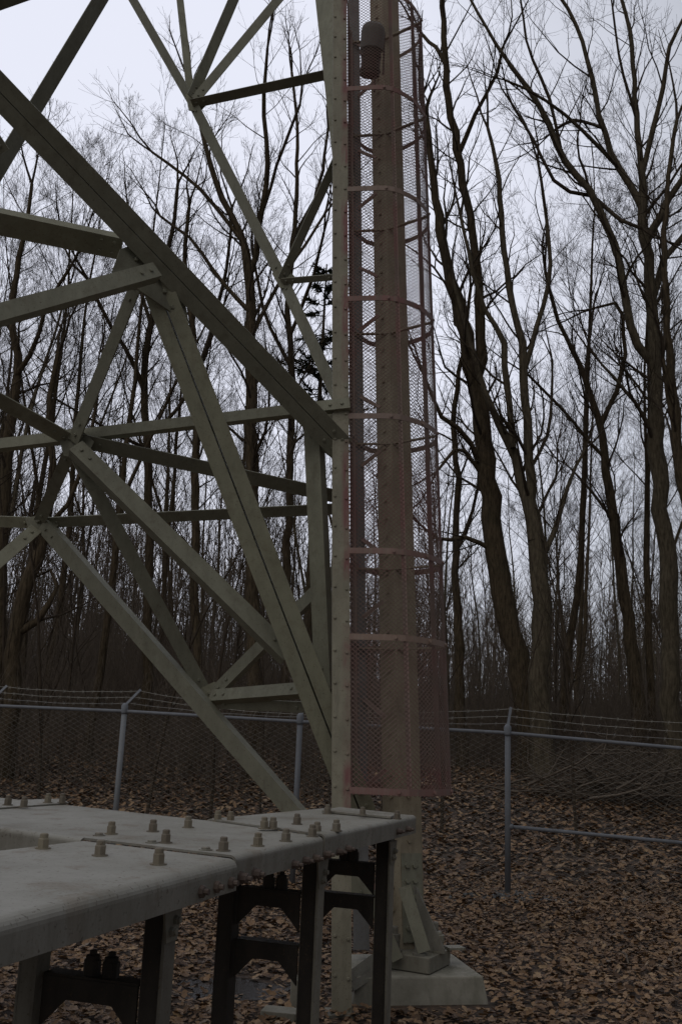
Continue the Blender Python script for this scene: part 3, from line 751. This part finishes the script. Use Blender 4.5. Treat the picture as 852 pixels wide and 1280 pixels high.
for k in (0.32, 0.62, 0.93):
    mb = MB(fo)
    for i in range(len(fp) - 1):
        a = fp[i] + arm_dirs[i] * k; b_ = fp[i + 1] + arm_dirs[i + 1] * k; pts = []
        for q in np.linspace(0, 1, 15): pts.append(a + (b_ - a) * q + np.array([0, 0, -.03 * 4 * q * (1 - q) + .003 * math.sin(q * 17 + k * 9)]))
        mb.tube(pts, .0022, 4)
        for q in np.arange(.03, 1, .07):
            c = a + (b_ - a) * q + np.array([0, 0, -.03 * 4 * q * (1 - q)])
            mb.bar(c + (-.012, 0, -.022), c + (.012, 0, .018), .0022, .0022, (0, 1, 0)); mb.bar(c + (.012, .012, -.02), c + (-.012, -.012, .018), .0022, .0022, (0, 1, 0))
    mb.build('barbed_wire', 'wire', fence)
# woven fabric
cum2 = [0]
for a, b_ in zip(fp, fp[1:]): cum2.append(cum2[-1] + np.linalg.norm((b_ - a)[:2]))
cum2 = np.array(cum2); FP = np.array(fp); cell = .06
nu = int(cum2[-1] / (cell / 2)); tb = TB(); nvv = 66
for j in range(0, nu - 1):
    if j % 2: continue
    k = np.arange(nvv)
    u = (j + np.where((k + j // 2) % 2 == 0, 0, 1.0) * 2) * cell / 2
    x = np.interp(u, cum2, FP[:, 0]); y = np.interp(u, cum2, FP[:, 1]) + .03 + np.where(k % 2 == 0, .002, -.002); zt = np.interp(u, cum2, FP[:, 2])
    gzv = gz(x, y); zz = gzv + .03 + (zt - gzv - .05) * k / (nvv - 1)
    zz = gzv + .03 + k * cell / 2; ok = zz < zt - .01
    P = np.stack([x, y, zz], -1)[ok]
    tb.tube(P - fo, np.full(len(P), .0015), 4)
link('wire_fabric', tb.mesh('wire_fabric'), 'wire', fence)

# ------------------------------------------------------------------ trees
def rot_about(d, ang, az):
    d = nz(d); t = np.cross(d, (0.0, 0, 1.0)); 
    if np.linalg.norm(t) < .05: t = np.cross(d, (1.0, 0, 0))
    t = nz(t); b_ = np.cross(d, t); s = t * math.cos(az) + b_ * math.sin(az)
    return nz(d * math.cos(ang) + s * math.sin(ang))
RN = random.Random(11)
def grow(tb, p, d, L, r0, lev, maxlev, trop=0.10, wob=0.16, dens=1.0):
    """one branch and everything on it"""
    ns = 7 if lev <= 1 else 5 if lev == 2 else 4
    P = [np.asarray(p, float)]; d = nz(d); D = [d]
    for i in range(ns):
        d = nz(d + np.array([RN.gauss(0, wob), RN.gauss(0, wob), RN.gauss(0, wob * .7) + trop]))
        P.append(P[-1] + d * L / ns); D.append(d)
    P = np.array(P); t = np.linspace(0, 1, ns + 1); rad = np.maximum(r0 * (1 - .80 * t), .0024)
    tb.tube(P, rad, 6 if r0 > .05 else 4 if r0 > .015 else 3)
    if lev >= maxlev: return
    nch = max(2, int({1: 8, 2: 6, 3: 5, 4: 3}.get(lev, 3) * dens * RN.uniform(.75, 1.25)))
    az = RN.uniform(0, 6.28)
    for c in range(nch):
        q = RN.uniform(.18, .98); k = q * ns; i = min(int(k), ns - 1); f_ = k - i
        pp = P[i] * (1 - f_) + P[i + 1] * f_; rr = max(r0 * (1 - .78 * q), .004)
        az += 2.4 + RN.uniform(-.5, .5)
        dd = rot_about(D[i], RN.uniform(.4, .85), az)
        grow(tb, pp, dd, L * RN.uniform(.34, .62) * (1.12 - .5 * q), max(rr * RN.uniform(.42, .68), .003), lev + 1, maxlev, trop, wob, dens)
def proto(seed, h, r0, start, lean, dens, fork=False):
    RN.seed(seed); tt = TB(); tc = TB(); stems = []
    n = 16; P = [np.zeros(3)]; d = nz(np.array([lean, RN.gauss(0, .04), 1]))
    for i in range(n):
        d = nz(d + np.array([RN.gauss(0, .045), RN.gauss(0, .045), .06])); P.append(P[-1] + d * h / n)
    P = np.array(P); t = np.linspace(0, 1, n + 1); rad = np.maximum(r0 * (1 - .93 * t ** 1.1), .01); rad[0] *= 1.35
    tt.tube(P - np.array([0, 0, .3]) * (t[:, None] < .01), rad, 10); stems.append((P, rad, start))
    if fork:
        i = RN.choice((5, 6, 7)); d = rot_about(P[i + 1] - P[i], .42, RN.uniform(0, 6.28)); Q = [P[i]]
        m = n - i - 1
        for k in range(m):
            d = nz(d + np.array([RN.gauss(0, .05), RN.gauss(0, .05), .1])); Q.append(Q[-1] + d * h * .9 / n)
        Q = np.array(Q); rq = np.maximum(rad[i] * .72 * (1 - .92 * np.linspace(0, 1, m + 1)), .01); tt.tube(Q, rq, 8); stems.append((Q, rq, .15))
    for P, rad, st in stems:
        n = len(P) - 1; nb = int(19 * dens * (1 if st > .2 else .6)); az = RN.uniform(0, 6)
        for c in range(nb):
            q = st + (1 - st) * (c + RN.random()) / nb; q = min(q, .99); k = q * n; i = int(k); f_ = k - i
            p = P[i] * (1 - f_) + P[i + 1] * f_; az += 2.4 + RN.uniform(-.6, .6)
            dd = rot_about(P[i + 1] - P[i], RN.uniform(.5, .95), az)
            Lb = h * RN.uniform(.13, .30) * (1.25 - .75 * q) ; rb = max(rad[i] * RN.uniform(.24, .42), .010)
            grow(tc, p, dd, Lb, rb, 1, 4, .11, .15, dens)
    return tt.mesh('trunk'), tc.mesh('crown')
def set_smooth(me): me.polygons.foreach_set('use_smooth', [True] * len(me.polygons))

def tree(name, meshes, loc, yaw, sc, label, group, bark='bark', twig='twig'):
    o = empty(name, loc, label, 'tree', group); o.rotation_euler = (0, 0, yaw); o.scale = (sc, sc, sc)
    link('trunk', meshes[0], bark, o); link('crown', meshes[1], twig, o)
    return o

def hero(label, Y, stems, seed, dens=1.0, bark='bark', name='bare_tree', drift=0.0):
    """stems: [[(x, y, width_px), ...], ...]; the first starts at the ground"""
    RN.seed(seed); tt = TB(); tc = TB(); P0 = PY(stems[0][0][0], stems[0][0][1], Y); gzz = float(gz(P0[0], Y))
    org = np.array([P0[0], Y, gzz]); end = None
    for si, st in enumerate(stems):
        dy = 0 if si == 0 else RN.uniform(-1, 1) * drift
        P = []; rad = []
        for i, (x, y, w) in enumerate(st):
            Yi = Y + dy * (i / max(1, len(st) - 1)); p = PY(x, y, Yi); zc = (p - CAM) @ FWD
            P.append(p); rad.append(w * .84 / 2 / FPX * zc)
        if si == 0:
            P.insert(0, np.array([P[0][0], Y, gzz - .1])); rad.insert(0, rad[0] * 1.2)
        P = np.array(P); rad = np.array(rad)
        # resample smoothly with slight irregularity
        s = np.concatenate([[0], np.cumsum(np.linalg.norm(np.diff(P, axis=0), axis=1))]); L = s[-1]
        m = max(6, int(L / .45)); q = np.linspace(0, L, m)
        def cr(v):
            out = np.empty(m)
            for a_, qq in enumerate(q):
                i = min(np.searchsorted(s, qq, 'right') - 1, len(s) - 2); u = (qq - s[i]) / max(s[i + 1] - s[i], 1e-6)
                m0 = (v[i + 1] - v[max(i - 1, 0)]) / max(s[i + 1] - s[max(i - 1, 0)], 1e-6); m1 = (v[min(i + 2, len(v) - 1)] - v[i]) / max(s[min(i + 2, len(v) - 1)] - s[i], 1e-6)
                hh = s[i + 1] - s[i]; out[a_] = (2 * u ** 3 - 3 * u ** 2 + 1) * v[i] + (u ** 3 - 2 * u ** 2 + u) * hh * m0 + (-2 * u ** 3 + 3 * u ** 2) * v[i + 1] + (u ** 3 - u ** 2) * hh * m1
            return out
        Q = np.stack([cr(P[:, a_]) for a_ in range(3)], -1); rq = np.maximum(np.interp(q, s, rad), .006)
        jit = np.array([[RN.gauss(0, 1) for _ in range(3)] for _ in range(m)]) * np.minimum(rq * .22, .03)[:, None]; jit[0] = 0; Q = Q + jit
        rq = rq * np.array([RN.uniform(.94, 1.07) for _ in range(m)])
        big = rq[0] > .05
        (tt if (si == 0 or big) else tc).tube(Q - org, rq, 12 if rq[0] > .1 else 8)
        # side branches
        az = RN.uniform(0, 6); nb = int(L * (1.15 if si == 0 else 1.7) * dens)
        for c in range(nb):
            u = (.38 + .6 * (c + RN.random()) / nb) if si == 0 else (.12 + .87 * (c + RN.random()) / nb)
            i = min(int(u * (m - 1)), m - 2); az += 2.4 + RN.uniform(-.7, .7)
            dd = rot_about(Q[i + 1] - Q[i], RN.uniform(.45, .95), az); rb = min(max(rq[i] * RN.uniform(.2, .42), .010), .042)
            grow(tc, Q[i] - org, dd, RN.uniform(1.2, 2.8) * (.6 + rb * 14), rb, 2 if rb < .03 else 1, 4, .10, .17, .9)
        # a spray at the tip
        for c in range(2): grow(tc, Q[-1] - org, rot_about(Q[-1] - Q[-2], .2, RN.uniform(0, 6)), RN.uniform(1.5, 2.6), max(rq[-1] * .8, .012), 2, 4, .08, .15, 1.0)
    o = empty(name, tuple(org), label, 'tree')
    a = tt.mesh('trunk'); set_smooth(a); link('trunk', a, bark, o); link('crown', tc.mesh('crown'), 'twig', o)
    return o

hero('large dark leaning tree with forked limbs just right of the cage', 22.0, [
    [(662, 905, 40), (650, 840, 34), (621, 711, 31), (612, 627, 29), (602, 521, 26), (592, 460, 24), (580, 415, 22), (567, 370, 18), (556, 320, 15), (543, 240, 12), (532, 150, 9)],
    [(596, 470, 18), (600, 400, 15), (592, 300, 12), (575, 210, 12), (560, 130, 11), (556, 60, 9), (552, -30, 7)],
    [(572, 195, 8), (595, 140, 6), (618, 100, 5), (628, 60, 4)],
    [(598, 580, 9), (584, 546, 8), (551, 521, 7), (530, 470, 5)],
    [(560, 90, 7), (545, 60, 6), (528, 45, 5)],
    [(606, 600, 7), (575, 560, 6), (545, 590, 4)],
    [(618, 690, 8), (585, 672, 7), (550, 676, 5), (530, 660, 4)]], 21, .9, drift=1.2)
hero('tall grey-barked tree splitting into three stems beside the leaning dark tree', 21.0, [
    [(677, 900, 34), (675, 840, 30), (674, 711, 28), (668, 680, 27), (661, 600, 16), (657, 510, 13), (653, 437, 12), (640, 380, 10), (628, 300, 9), (622, 220, 7), (610, 160, 5)],
    [(667, 676, 18), (657, 620, 16), (646, 576, 15), (624, 535, 12), (602, 480, 9), (585, 420, 7), (566, 350, 5)],
    [(641, 560, 10), (632, 473, 10), (626, 415, 9), (611, 400, 7), (590, 340, 6), (575, 270, 5)],
    [(681, 690, 9), (701, 638, 7), (716, 590, 5), (732, 560, 4)],
    [(656, 460, 8), (684, 360, 7), (686, 310, 6), (672, 200, 4)],
    [(660, 590, 6), (684, 540, 5), (690, 470, 4)]], 22, .9, 'bark2', drift=1.0)
hero('slender tree with a Y fork in the gap between the two biggest right-hand trees', 24.0, [
    [(797, 905, 24), (793, 840, 21), (778, 730, 17), (767, 656, 15), (756, 583, 12), (750, 528, 11), (738, 491, 9), (716, 440, 7), (697, 400, 6), (680, 340, 5)],
    [(751, 530, 8), (774, 480, 7), (780, 429, 6), (772, 380, 5), (745, 385, 4)],
    [(753, 570, 6), (725, 540, 5), (697, 506, 5), (661, 470, 4)],
    [(762, 645, 5), (735, 610, 4), (712, 585, 3)],
    [(730, 470, 5), (735, 430, 4), (742, 380, 3)]], 23, 1.0, drift=1.0)
hero('tallest straight tree near the right edge with a great arching left limb', 20.5, [
    [(839, 905, 30), (836, 840, 27), (829, 656, 25), (820, 560, 24), (818, 500, 19), (817, 409, 17), (808, 331, 16), (802, 257, 14), (800, 203, 9), (793, 120, 8), (787, 39, 6), (770, -20, 5)],
    [(812, 452, 13), (797, 433, 13), (786, 400, 13), (769, 312, 11), (738, 242, 11), (703, 199, 10), (680, 144, 9), (649, 97, 7), (617, 51, 5), (585, -5, 4)],
    [(801, 258, 12), (769, 203, 10), (750, 150, 8), (742, 110, 8), (723, 39, 6), (695, -10, 5)],
    [(803, 215, 8), (815, 160, 8), (828, 109, 7), (836, 60, 6), (860, 10, 4)],
    [(806, 300, 12), (822, 275, 11), (845, 235, 9), (880, 180, 7)],
    [(812, 390, 10), (826, 330, 10), (850, 300, 9), (890, 240, 6)],
    [(741, 245, 6), (700, 235, 6), (676, 195, 5), (640, 130, 4)],
    [(746, 250, 6), (775, 275, 6), (800, 285, 5)],
    [(768, 205, 6), (735, 170, 6), (700, 140, 5), (665, 115, 4), (630, 100, 3)],
    [(752, 160, 5), (715, 150, 5), (690, 165, 4)],
    [(815, 540, 7), (800, 515, 6), (775, 480, 5), (752, 455, 4)],
    [(703, 199, 5), (685, 120, 5), (660, 60, 4), (650, 0, 3)],
    [(795, 150, 5), (775, 80, 4), (765, 10, 3)]], 24, 1.1, 'bark2', drift=1.6)
hero('rough tree cut off by the right edge with a branch crossing the tallest trunk', 19.0, [
    [(892, 930, 30), (880, 780, 26), (862, 640, 20), (846, 560, 16), (842, 500, 13), (834, 422, 11), (830, 340, 9), (833, 240, 7), (845, 150, 6)],
    [(846, 560, 9), (838, 520, 8), (828, 450, 7)]], 25, .8)
hero('thick dark tree forking high up behind the middle of the tower bracing', 20.0, [
    [(318, 900, 26), (316, 760, 22), (314, 600, 20), (314, 480, 18), (312, 400, 16), (308, 330, 14), (300, 290, 10), (275, 240, 9), (256, 180, 7), (245, 120, 5)],
    [(312, 345, 10), (325, 280, 9), (334, 210, 8), (330, 130, 6), (334, 60, 4)],
    [(302, 300, 7), (262, 250, 6), (225, 215, 5), (190, 190, 4)],
    [(330, 260, 5), (352, 190, 5), (375, 130, 4)],
    [(312, 390, 7), (275, 350, 6), (240, 300, 5), (200, 270, 4)],
    [(315, 420, 7), (345, 360, 6), (372, 320, 5), (405, 270, 4)]], 26, 1.1, drift=1.5)
hero('leaning tree with wide spreading crown left of the thick forked tree', 22.0, [
    [(182, 900, 16), (184, 780, 14), (186, 640, 13), (185, 560, 12), (180, 480, 11), (186, 420, 9), (200, 350, 8), (215, 290, 6), (222, 230, 5)],
    [(181, 490, 8), (160, 440, 7), (135, 400, 6), (110, 350, 5)],
    [(183, 540, 7), (215, 520, 6), (240, 480, 6), (262, 430, 5), (280, 380, 4)],
    [(183, 560, 6), (150, 545, 5), (115, 525, 4)],
    [(190, 410, 6), (170, 340, 5), (165, 280, 4)]], 27, 1.2, drift=1.5)
hero('dark trunk near the left edge rising past the tower struts', 20.0, [
    [(-5, 880, 20), (2, 700, 17), (8, 590, 16), (16, 500, 15), (22, 450, 12), (16, 390, 10), (22, 330, 8), (34, 280, 6), (40, 230, 5)],
    [(20, 470, 8), (45, 430, 7), (60, 380, 6), (90, 330, 5)],
    [(8, 590, 6), (-20, 520, 6), (-40, 460, 5)]], 28, 1.0, drift=1.0)
hero('crooked double tree low on the left in front of the dark wood', 18.5, [
    [(14, 900, 26), (18, 800, 24), (30, 740, 20), (52, 690, 18), (60, 650, 15), (66, 600, 12), (62, 520, 9), (72, 440, 7)],
    [(24, 790, 14), (52, 770, 10), (72, 730, 6), (62, 712, 4), (44, 722, 3)],
    [(58, 660, 8), (90, 620, 7), (110, 560, 6), (122, 490, 5)]], 29, .8, drift=.8)
hero('straight thin tree with high forks between two tower diagonals', 21.0, [
    [(246, 900, 15), (244, 760, 13), (243, 600, 12), (246, 480, 11), (240, 400, 9), (232, 330, 7), (236, 260, 5)],
    [(245, 470, 6), (268, 400, 6), (284, 330, 5), (290, 260, 4)],
    [(244, 520, 6), (216, 450, 5), (205, 390, 4)]], 30, 1.1, drift=1.2)
hero('slim tree with long whip branches just left of the steel edge post', 23.0, [
    [(356, 900, 14), (358, 740, 12), (362, 600, 11), (365, 480, 10), (360, 380, 8), (368, 280, 7), (372, 180, 5), (365, 90, 4)],
    [(362, 420, 6), (390, 350, 5), (404, 290, 4)],
    [(366, 300, 5), (398, 235, 5), (410, 160, 4)],
    [(364, 460, 6), (334, 400, 5), (318, 330, 4)]], 31, 1.1, drift=1.2)
hero('thin tree standing behind the right side of the cage', 23.0, [
    [(575, 905, 16), (572, 780, 13), (568, 700, 11), (572, 600, 9), (566, 520, 8), (578, 440, 6), (588, 360, 5)],
    [(570, 690, 6), (590, 640, 5), (604, 560, 4)]], 32, .9)

PR = [proto(101, 17.5, .10, .34, .03, 1.0), proto(102, 19, .12, .42, -.02, 1.0, True), proto(103, 16, .08, .30, .05, .95),
      proto(104, 18.5, .11, .38, -.05, 1.05, True), proto(105, 15, .065, .40, .0, .8), proto(106, 20, .13, .45, .02, 1.0)]
GROUP = 'bare trees in the woods behind the fence'
GL = 'bare brown tree among the many crowded trunks of the woods behind the fence'
RN.seed(5); placed = []; cnt = 0
def try_place(x, y, mind):
    for a, b_ in placed:
        if (a - x) ** 2 + (b_ - y) ** 2 < mind * mind: return False
    placed.append((x, y)); return True
def put(x, y, sc, pi):
    tree('woodland_tree', PR[pi], (x, y, float(gz(x, y)) - .1), RN.uniform(0, 6.28), sc, GL, GROUP, 'bark' if pi % 2 else 'bark2')
for band, (y0, y1, n, mind, sc0, sc1) in enumerate(((20, 28, 7, 1.6, .7, .95), (28, 40, 17, 1.5, .75, 1.0), (40, 60, 36, 1.4, .8, 1.05))):
    c = 0; tries = 0
    while c < n and tries < 4000:
        tries += 1; y = RN.uniform(y0, y1); x = RN.uniform(-1, 1) * (.37 * y + 2.5)
        if band == 0 and -6.5 < x < -0.5 and RN.random() < .5: continue
        if try_place(x, y, mind): put(x, y, RN.uniform(sc0, sc1), RN.randrange(6)); c += 1

# far wood: one mass behind the counted trees
def replicate(tbs, places):
    Vs, Fs, b = [], [], 0
    arr = [(np.concatenate(t.V), np.concatenate(t.F)) for t in tbs]
    for k, x, y, z, a, sc, sz in places:
        v, f = arr[k]; c, q = math.cos(a) * sc, math.sin(a) * sc
        Vs.append(np.stack([v[:, 0] * c - v[:, 1] * q + x, v[:, 0] * q + v[:, 1] * c + y, v[:, 2] * sz + z], -1)); Fs.append(f + b); b += len(v)
    return np.concatenate(Vs), np.concatenate(Fs)
RN.seed(77); FT = []
for s_ in range(7):
    tb = TB(); h = 12.0; P = [np.array([0, 0, -.3])]; d = np.array([RN.gauss(0, .04), 0, 1])
    for k in range(6): d = nz(d + np.array([RN.gauss(0, .05), RN.gauss(0, .05), .05])); P.append(P[-1] + d * h / 6)
    P = np.array(P); tb.tube(P, .06 * (1 - .85 * np.linspace(0, 1, 7)), 5)
    for c in range(22):
        q = (.03 + .95 * RN.random()) * 6; k = min(int(q), 5); p = P[k] + (P[k + 1] - P[k]) * (q - k)
        grow(tb, p, rot_about((0, 0, 1), RN.uniform(.4, .9), RN.uniform(0, 6.28)), RN.uniform(1.5, 3.6), .022, 3, 4, .1, .16, 1.1)
    FT.append(tb)
pl = []
for i in range(900):
    y = RN.uniform(58, 118); x = RN.uniform(-1, 1) * (.42 * y + 6); sc = RN.uniform(.7, 1.3)
    pl.append((i % 7, x, y, float(gz(x, y)), RN.uniform(0, 6.28), sc, sc * (RN.uniform(.6, 1.15) + .2 * (x < -2))))
for i in range(330):
    y = RN.uniform(40, 62); x = RN.uniform(-1, 1) * (.40 * y + 3); sc = RN.uniform(.3, .6)
    pl.append((i % 7, x, y, float(gz(x, y)), RN.uniform(0, 6.28), sc * 1.25, sc * (1.0 + .3 * (x < 0))))
tag(link('far_woods', fast_mesh('far_woods', *replicate(FT, pl)), 'brush'), 'distant mass of bare woodland closing the view behind the fence', 'woods', kind='stuff')

# undergrowth between the trunks
RN.seed(78); UG = []
for s_ in range(14):
    tb = TB()
    for c in range(3): grow(tb, (RN.gauss(0, .15), RN.gauss(0, .15), -.05), rot_about((0, 0, 1), RN.uniform(0, .5), RN.uniform(0, 6.28)), RN.uniform(.7, 1.4), .006, 3, 4, .06, .2, 1.3)
    UG.append(tb)
pl = []
for i in range(5200):
    y = 17.5 + 42 * RN.random() ** 1.05; x = RN.uniform(-1, 1) * (.38 * y + 2)
    if x > 0 and y < 21: y += 5; sc = RN.uniform(.6, 1.4)
    sz = sc * (.65 if y < 22 else 1.0) * (1.15 + .75 * (x < .03 * y) + y * .016)
    pl.append((i % 14, x, y, float(gz(x, y)), RN.uniform(0, 6.28), sc, sz))
tag(link('undergrowth', fast_mesh('undergrowth', *replicate(UG, pl)), 'brush'), 'tangled brown undergrowth and thin twigs between the trunks behind the fence', 'undergrowth', kind='stuff')

# saplings: thin stems one can tell apart
SP = []
for s_ in range(5):
    RN.seed(300 + s_); tt = TB(); tc = TB(); P = [np.zeros(3)]; d = np.array([0, 0, 1.0])
    for k in range(9): d = nz(d + np.array([RN.gauss(0, .07), RN.gauss(0, .07), .06])); P.append(P[-1] + d * .85)
    P = np.array(P); rr = .032 * (1 - .85 * np.linspace(0, 1, 10)); tt.tube(P, rr, 6)
    for c in range(14):
        q = RN.uniform(.2, .98) * 9; k = min(int(q), 8); grow(tc, P[k] + (P[k + 1] - P[k]) * (q - k), rot_about((0, 0, 1), RN.uniform(.5, .9), RN.uniform(0, 6.28)), RN.uniform(.7, 1.8), .012, 3, 4, .1, .17, 1.0)
    SP.append((tt.mesh('trunk'), tc.mesh('crown')))
RN.seed(9)
for i in range(45):
    y = RN.uniform(14, 34); x = RN.uniform(-1, 1) * (.37 * y + 1)
    tree('sapling', SP[i % 5], (x, y, float(gz(x, y)) - .05), RN.uniform(0, 6.28), RN.uniform(.6, 1.15), 'thin bare sapling among the larger trees behind the fence', 'saplings behind the fence', 'twig')

# dark conifer behind the bracing
cp = PY(402, 420, 27.0); cz = float(gz(cp[0], 27)); ct = empty('pine_tree', (cp[0], 27, cz), 'dark green pine crown showing behind the steel edge post', 'tree')
RN.seed(40); tt = TB(); Hc = PY(402, 330, 27)[2] - cz
tt.tube(np.array([(0, 0, -.2), (0, 0, Hc * .5), (0.05, 0, Hc)]), np.array([.16, .1, .02]), 8); a = tt.mesh('trunk'); link('trunk', a, 'bark', ct)
Vn = []; Fn = []; b = 0; tcn = TB()
for i in range(60):
    q = RN.uniform(.66, .99); z = Hc * q; L_ = 1.2 * (1.02 - q) / .34 * RN.uniform(.6, 1.2) + .15; az = RN.uniform(0, 6.28); dd = nz(np.array([math.cos(az), math.sin(az), RN.uniform(-.1, .35)]))
    tcn.tube(np.array([(0, 0, z), np.array([0, 0, z]) + dd * L_]), np.array([.02, .006]), 4)
    for k in range(60):
        c = np.array([0, 0, z]) + dd * L_ * RN.uniform(.25, 1.05); nd = nz(dd + np.array([RN.gauss(0, .7), RN.gauss(0, .7), RN.gauss(0, .6)])) * RN.uniform(.12, .28); s = nz(np.cross(nd, (RN.gauss(0, 1), RN.gauss(0, 1), 1))) * .022
        Vn += [c - s, c + s, c + nd + s * .3, c + nd - s * .3]; Fn.append((b, b + 1, b + 2, b + 3)); b += 4
V0 = np.concatenate(tcn.V); F0 = np.concatenate(tcn.F)
link('crown', fast_mesh('crown', np.concatenate([np.array(Vn), V0]), np.concatenate([np.array(Fn), F0 + len(Vn)])), 'needles', ct)

# brush pile behind the right-hand bay, fallen stick on the leaves
bp = PY(778, 980, 19.2); bp[2] = float(gz(bp[0], 19.2))
tb = TB(); RN.seed(61)
for i in range(190):
    a = RN.uniform(0, 6.28); c = np.array([RN.gauss(0, 1.0), RN.gauss(0, .5), abs(RN.gauss(0, .28)) + .05]); L_ = RN.uniform(.7, 2.4); dd = nz(np.array([math.cos(a), math.sin(a) * .5, RN.gauss(.05, .18)]))
    grow(tb, c - dd * L_ * .4, dd, L_, RN.uniform(.006, .03), 3, 4, .02, .14, 1.2)
tag(link('brush_pile', tb.mesh('brush_pile'), 'brush'), 'dark pile of cut branches lying behind the right bay of the fence', 'brush pile').location = tuple(bp)
for (x0, y0, x1, y1, r_, lb) in ((652, 1050, 690, 1066, .012, 'thin grey stick lying on the leaves below the fence mid rail'), (785, 1205, 776, 1190, .008, 'short twig poking up from leaves at lower right'), (722, 1082, 775, 1079, .014, 'long fallen stick lying across the leaves right of the fence post')):
    a, b_ = PG(x0, y0, .05), PG(x1, y1, .07); mb = MB(a); mid = (a + b_) / 2 + (0.02, .03, .02)
    mb.tube([a, mid, b_], [r_, r_ * .9, r_ * .6], 6); tag(mb.build('fallen_stick', 'brush'), lb, 'stick').location = tuple(a)

# ------------------------------------------------------------------ light
world = bpy.data.worlds.new('World'); scene.world = world; world.use_nodes = True
nt = world.node_tree; nt.nodes.clear()
out = nt.nodes.new('ShaderNodeOutputWorld'); SUN_EL, SUN_AZ = R(48), R(205)
sky = nt.nodes.new('ShaderNodeTexSky'); sky.sky_type = 'NISHITA'; sky.sun_disc = False; sky.sun_elevation = SUN_EL; sky.sun_rotation = SUN_AZ
bg1 = nt.nodes.new('ShaderNodeBackground'); bg1.inputs[1].default_value = 0.05
tc = nt.nodes.new('ShaderNodeTexCoord')
dot = nt.nodes.new('ShaderNodeVectorMath'); dot.operation = 'DOT_PRODUCT'
BR = nz(np.array([-.25, 1, .50])); dot.inputs[1].default_value = tuple(BR)
nt.links.new(tc.outputs['Generated'], dot.inputs[0])
cn = N(nt, 'ShaderNodeTexNoise', Scale=2.2, Detail=5.0, Roughness=.55)
mp = nt.nodes.new('ShaderNodeMapping'); mp.inputs['Scale'].default_value = (1, 1, 2.2); nt.links.new(tc.outputs['Generated'], mp.inputs[0]); nt.links.new(mp.outputs[0], cn.inputs['Vector'])
add = nt.nodes.new('ShaderNodeMath'); add.operation = 'MULTIPLY_ADD'; add.inputs[1].default_value = .10; nt.links.new(cn.outputs[0], add.inputs[0]); nt.links.new(dot.outputs['Value'], add.inputs[2])
cloud = ramp(nt, add.outputs[0], [(0.0, (.07, .07, .072)), (0.4, (.16, .163, .172)), (.72, (.32, .33, .36)), (.88, (.50, .52, .58)), (1.0, (.80, .82, .93))])
bg2 = nt.nodes.new('ShaderNodeBackground'); nt.links.new(cloud, bg2.inputs[0]); bg2.inputs[1].default_value = 1.0
sk = mix(nt, 1.0, sky.outputs[0], (.16, .15, .145), 'MULTIPLY')
nt.links.new(sk, bg1.inputs[0])
ad = nt.nodes.new('ShaderNodeAddShader'); nt.links.new(bg1.outputs[0], ad.inputs[0]); nt.links.new(bg2.outputs[0], ad.inputs[1]); nt.links.new(ad.outputs[0], out.inputs[0])
sd = bpy.data.lights.new('sun', 'SUN'); sd.energy = 0.62; sd.angle = R(60); sd.color = (1, .965, .90)
so = bpy.data.objects.new('sun', sd); COL.objects.link(so)
sdir = np.array([math.sin(SUN_AZ) * math.cos(SUN_EL), math.cos(SUN_AZ) * math.cos(SUN_EL), math.sin(SUN_EL)])
so.rotation_euler = Vector(tuple(sdir)).to_track_quat('Z', 'Y').to_euler()

scene.view_settings.view_transform = 'Standard'; scene.view_settings.look = 'None'; scene.view_settings.exposure = 0.0; scene.view_settings.gamma = 1.0
scene.render.engine = 'CYCLES'
scene.cycles.max_bounces = 6; scene.cycles.use_denoising = True
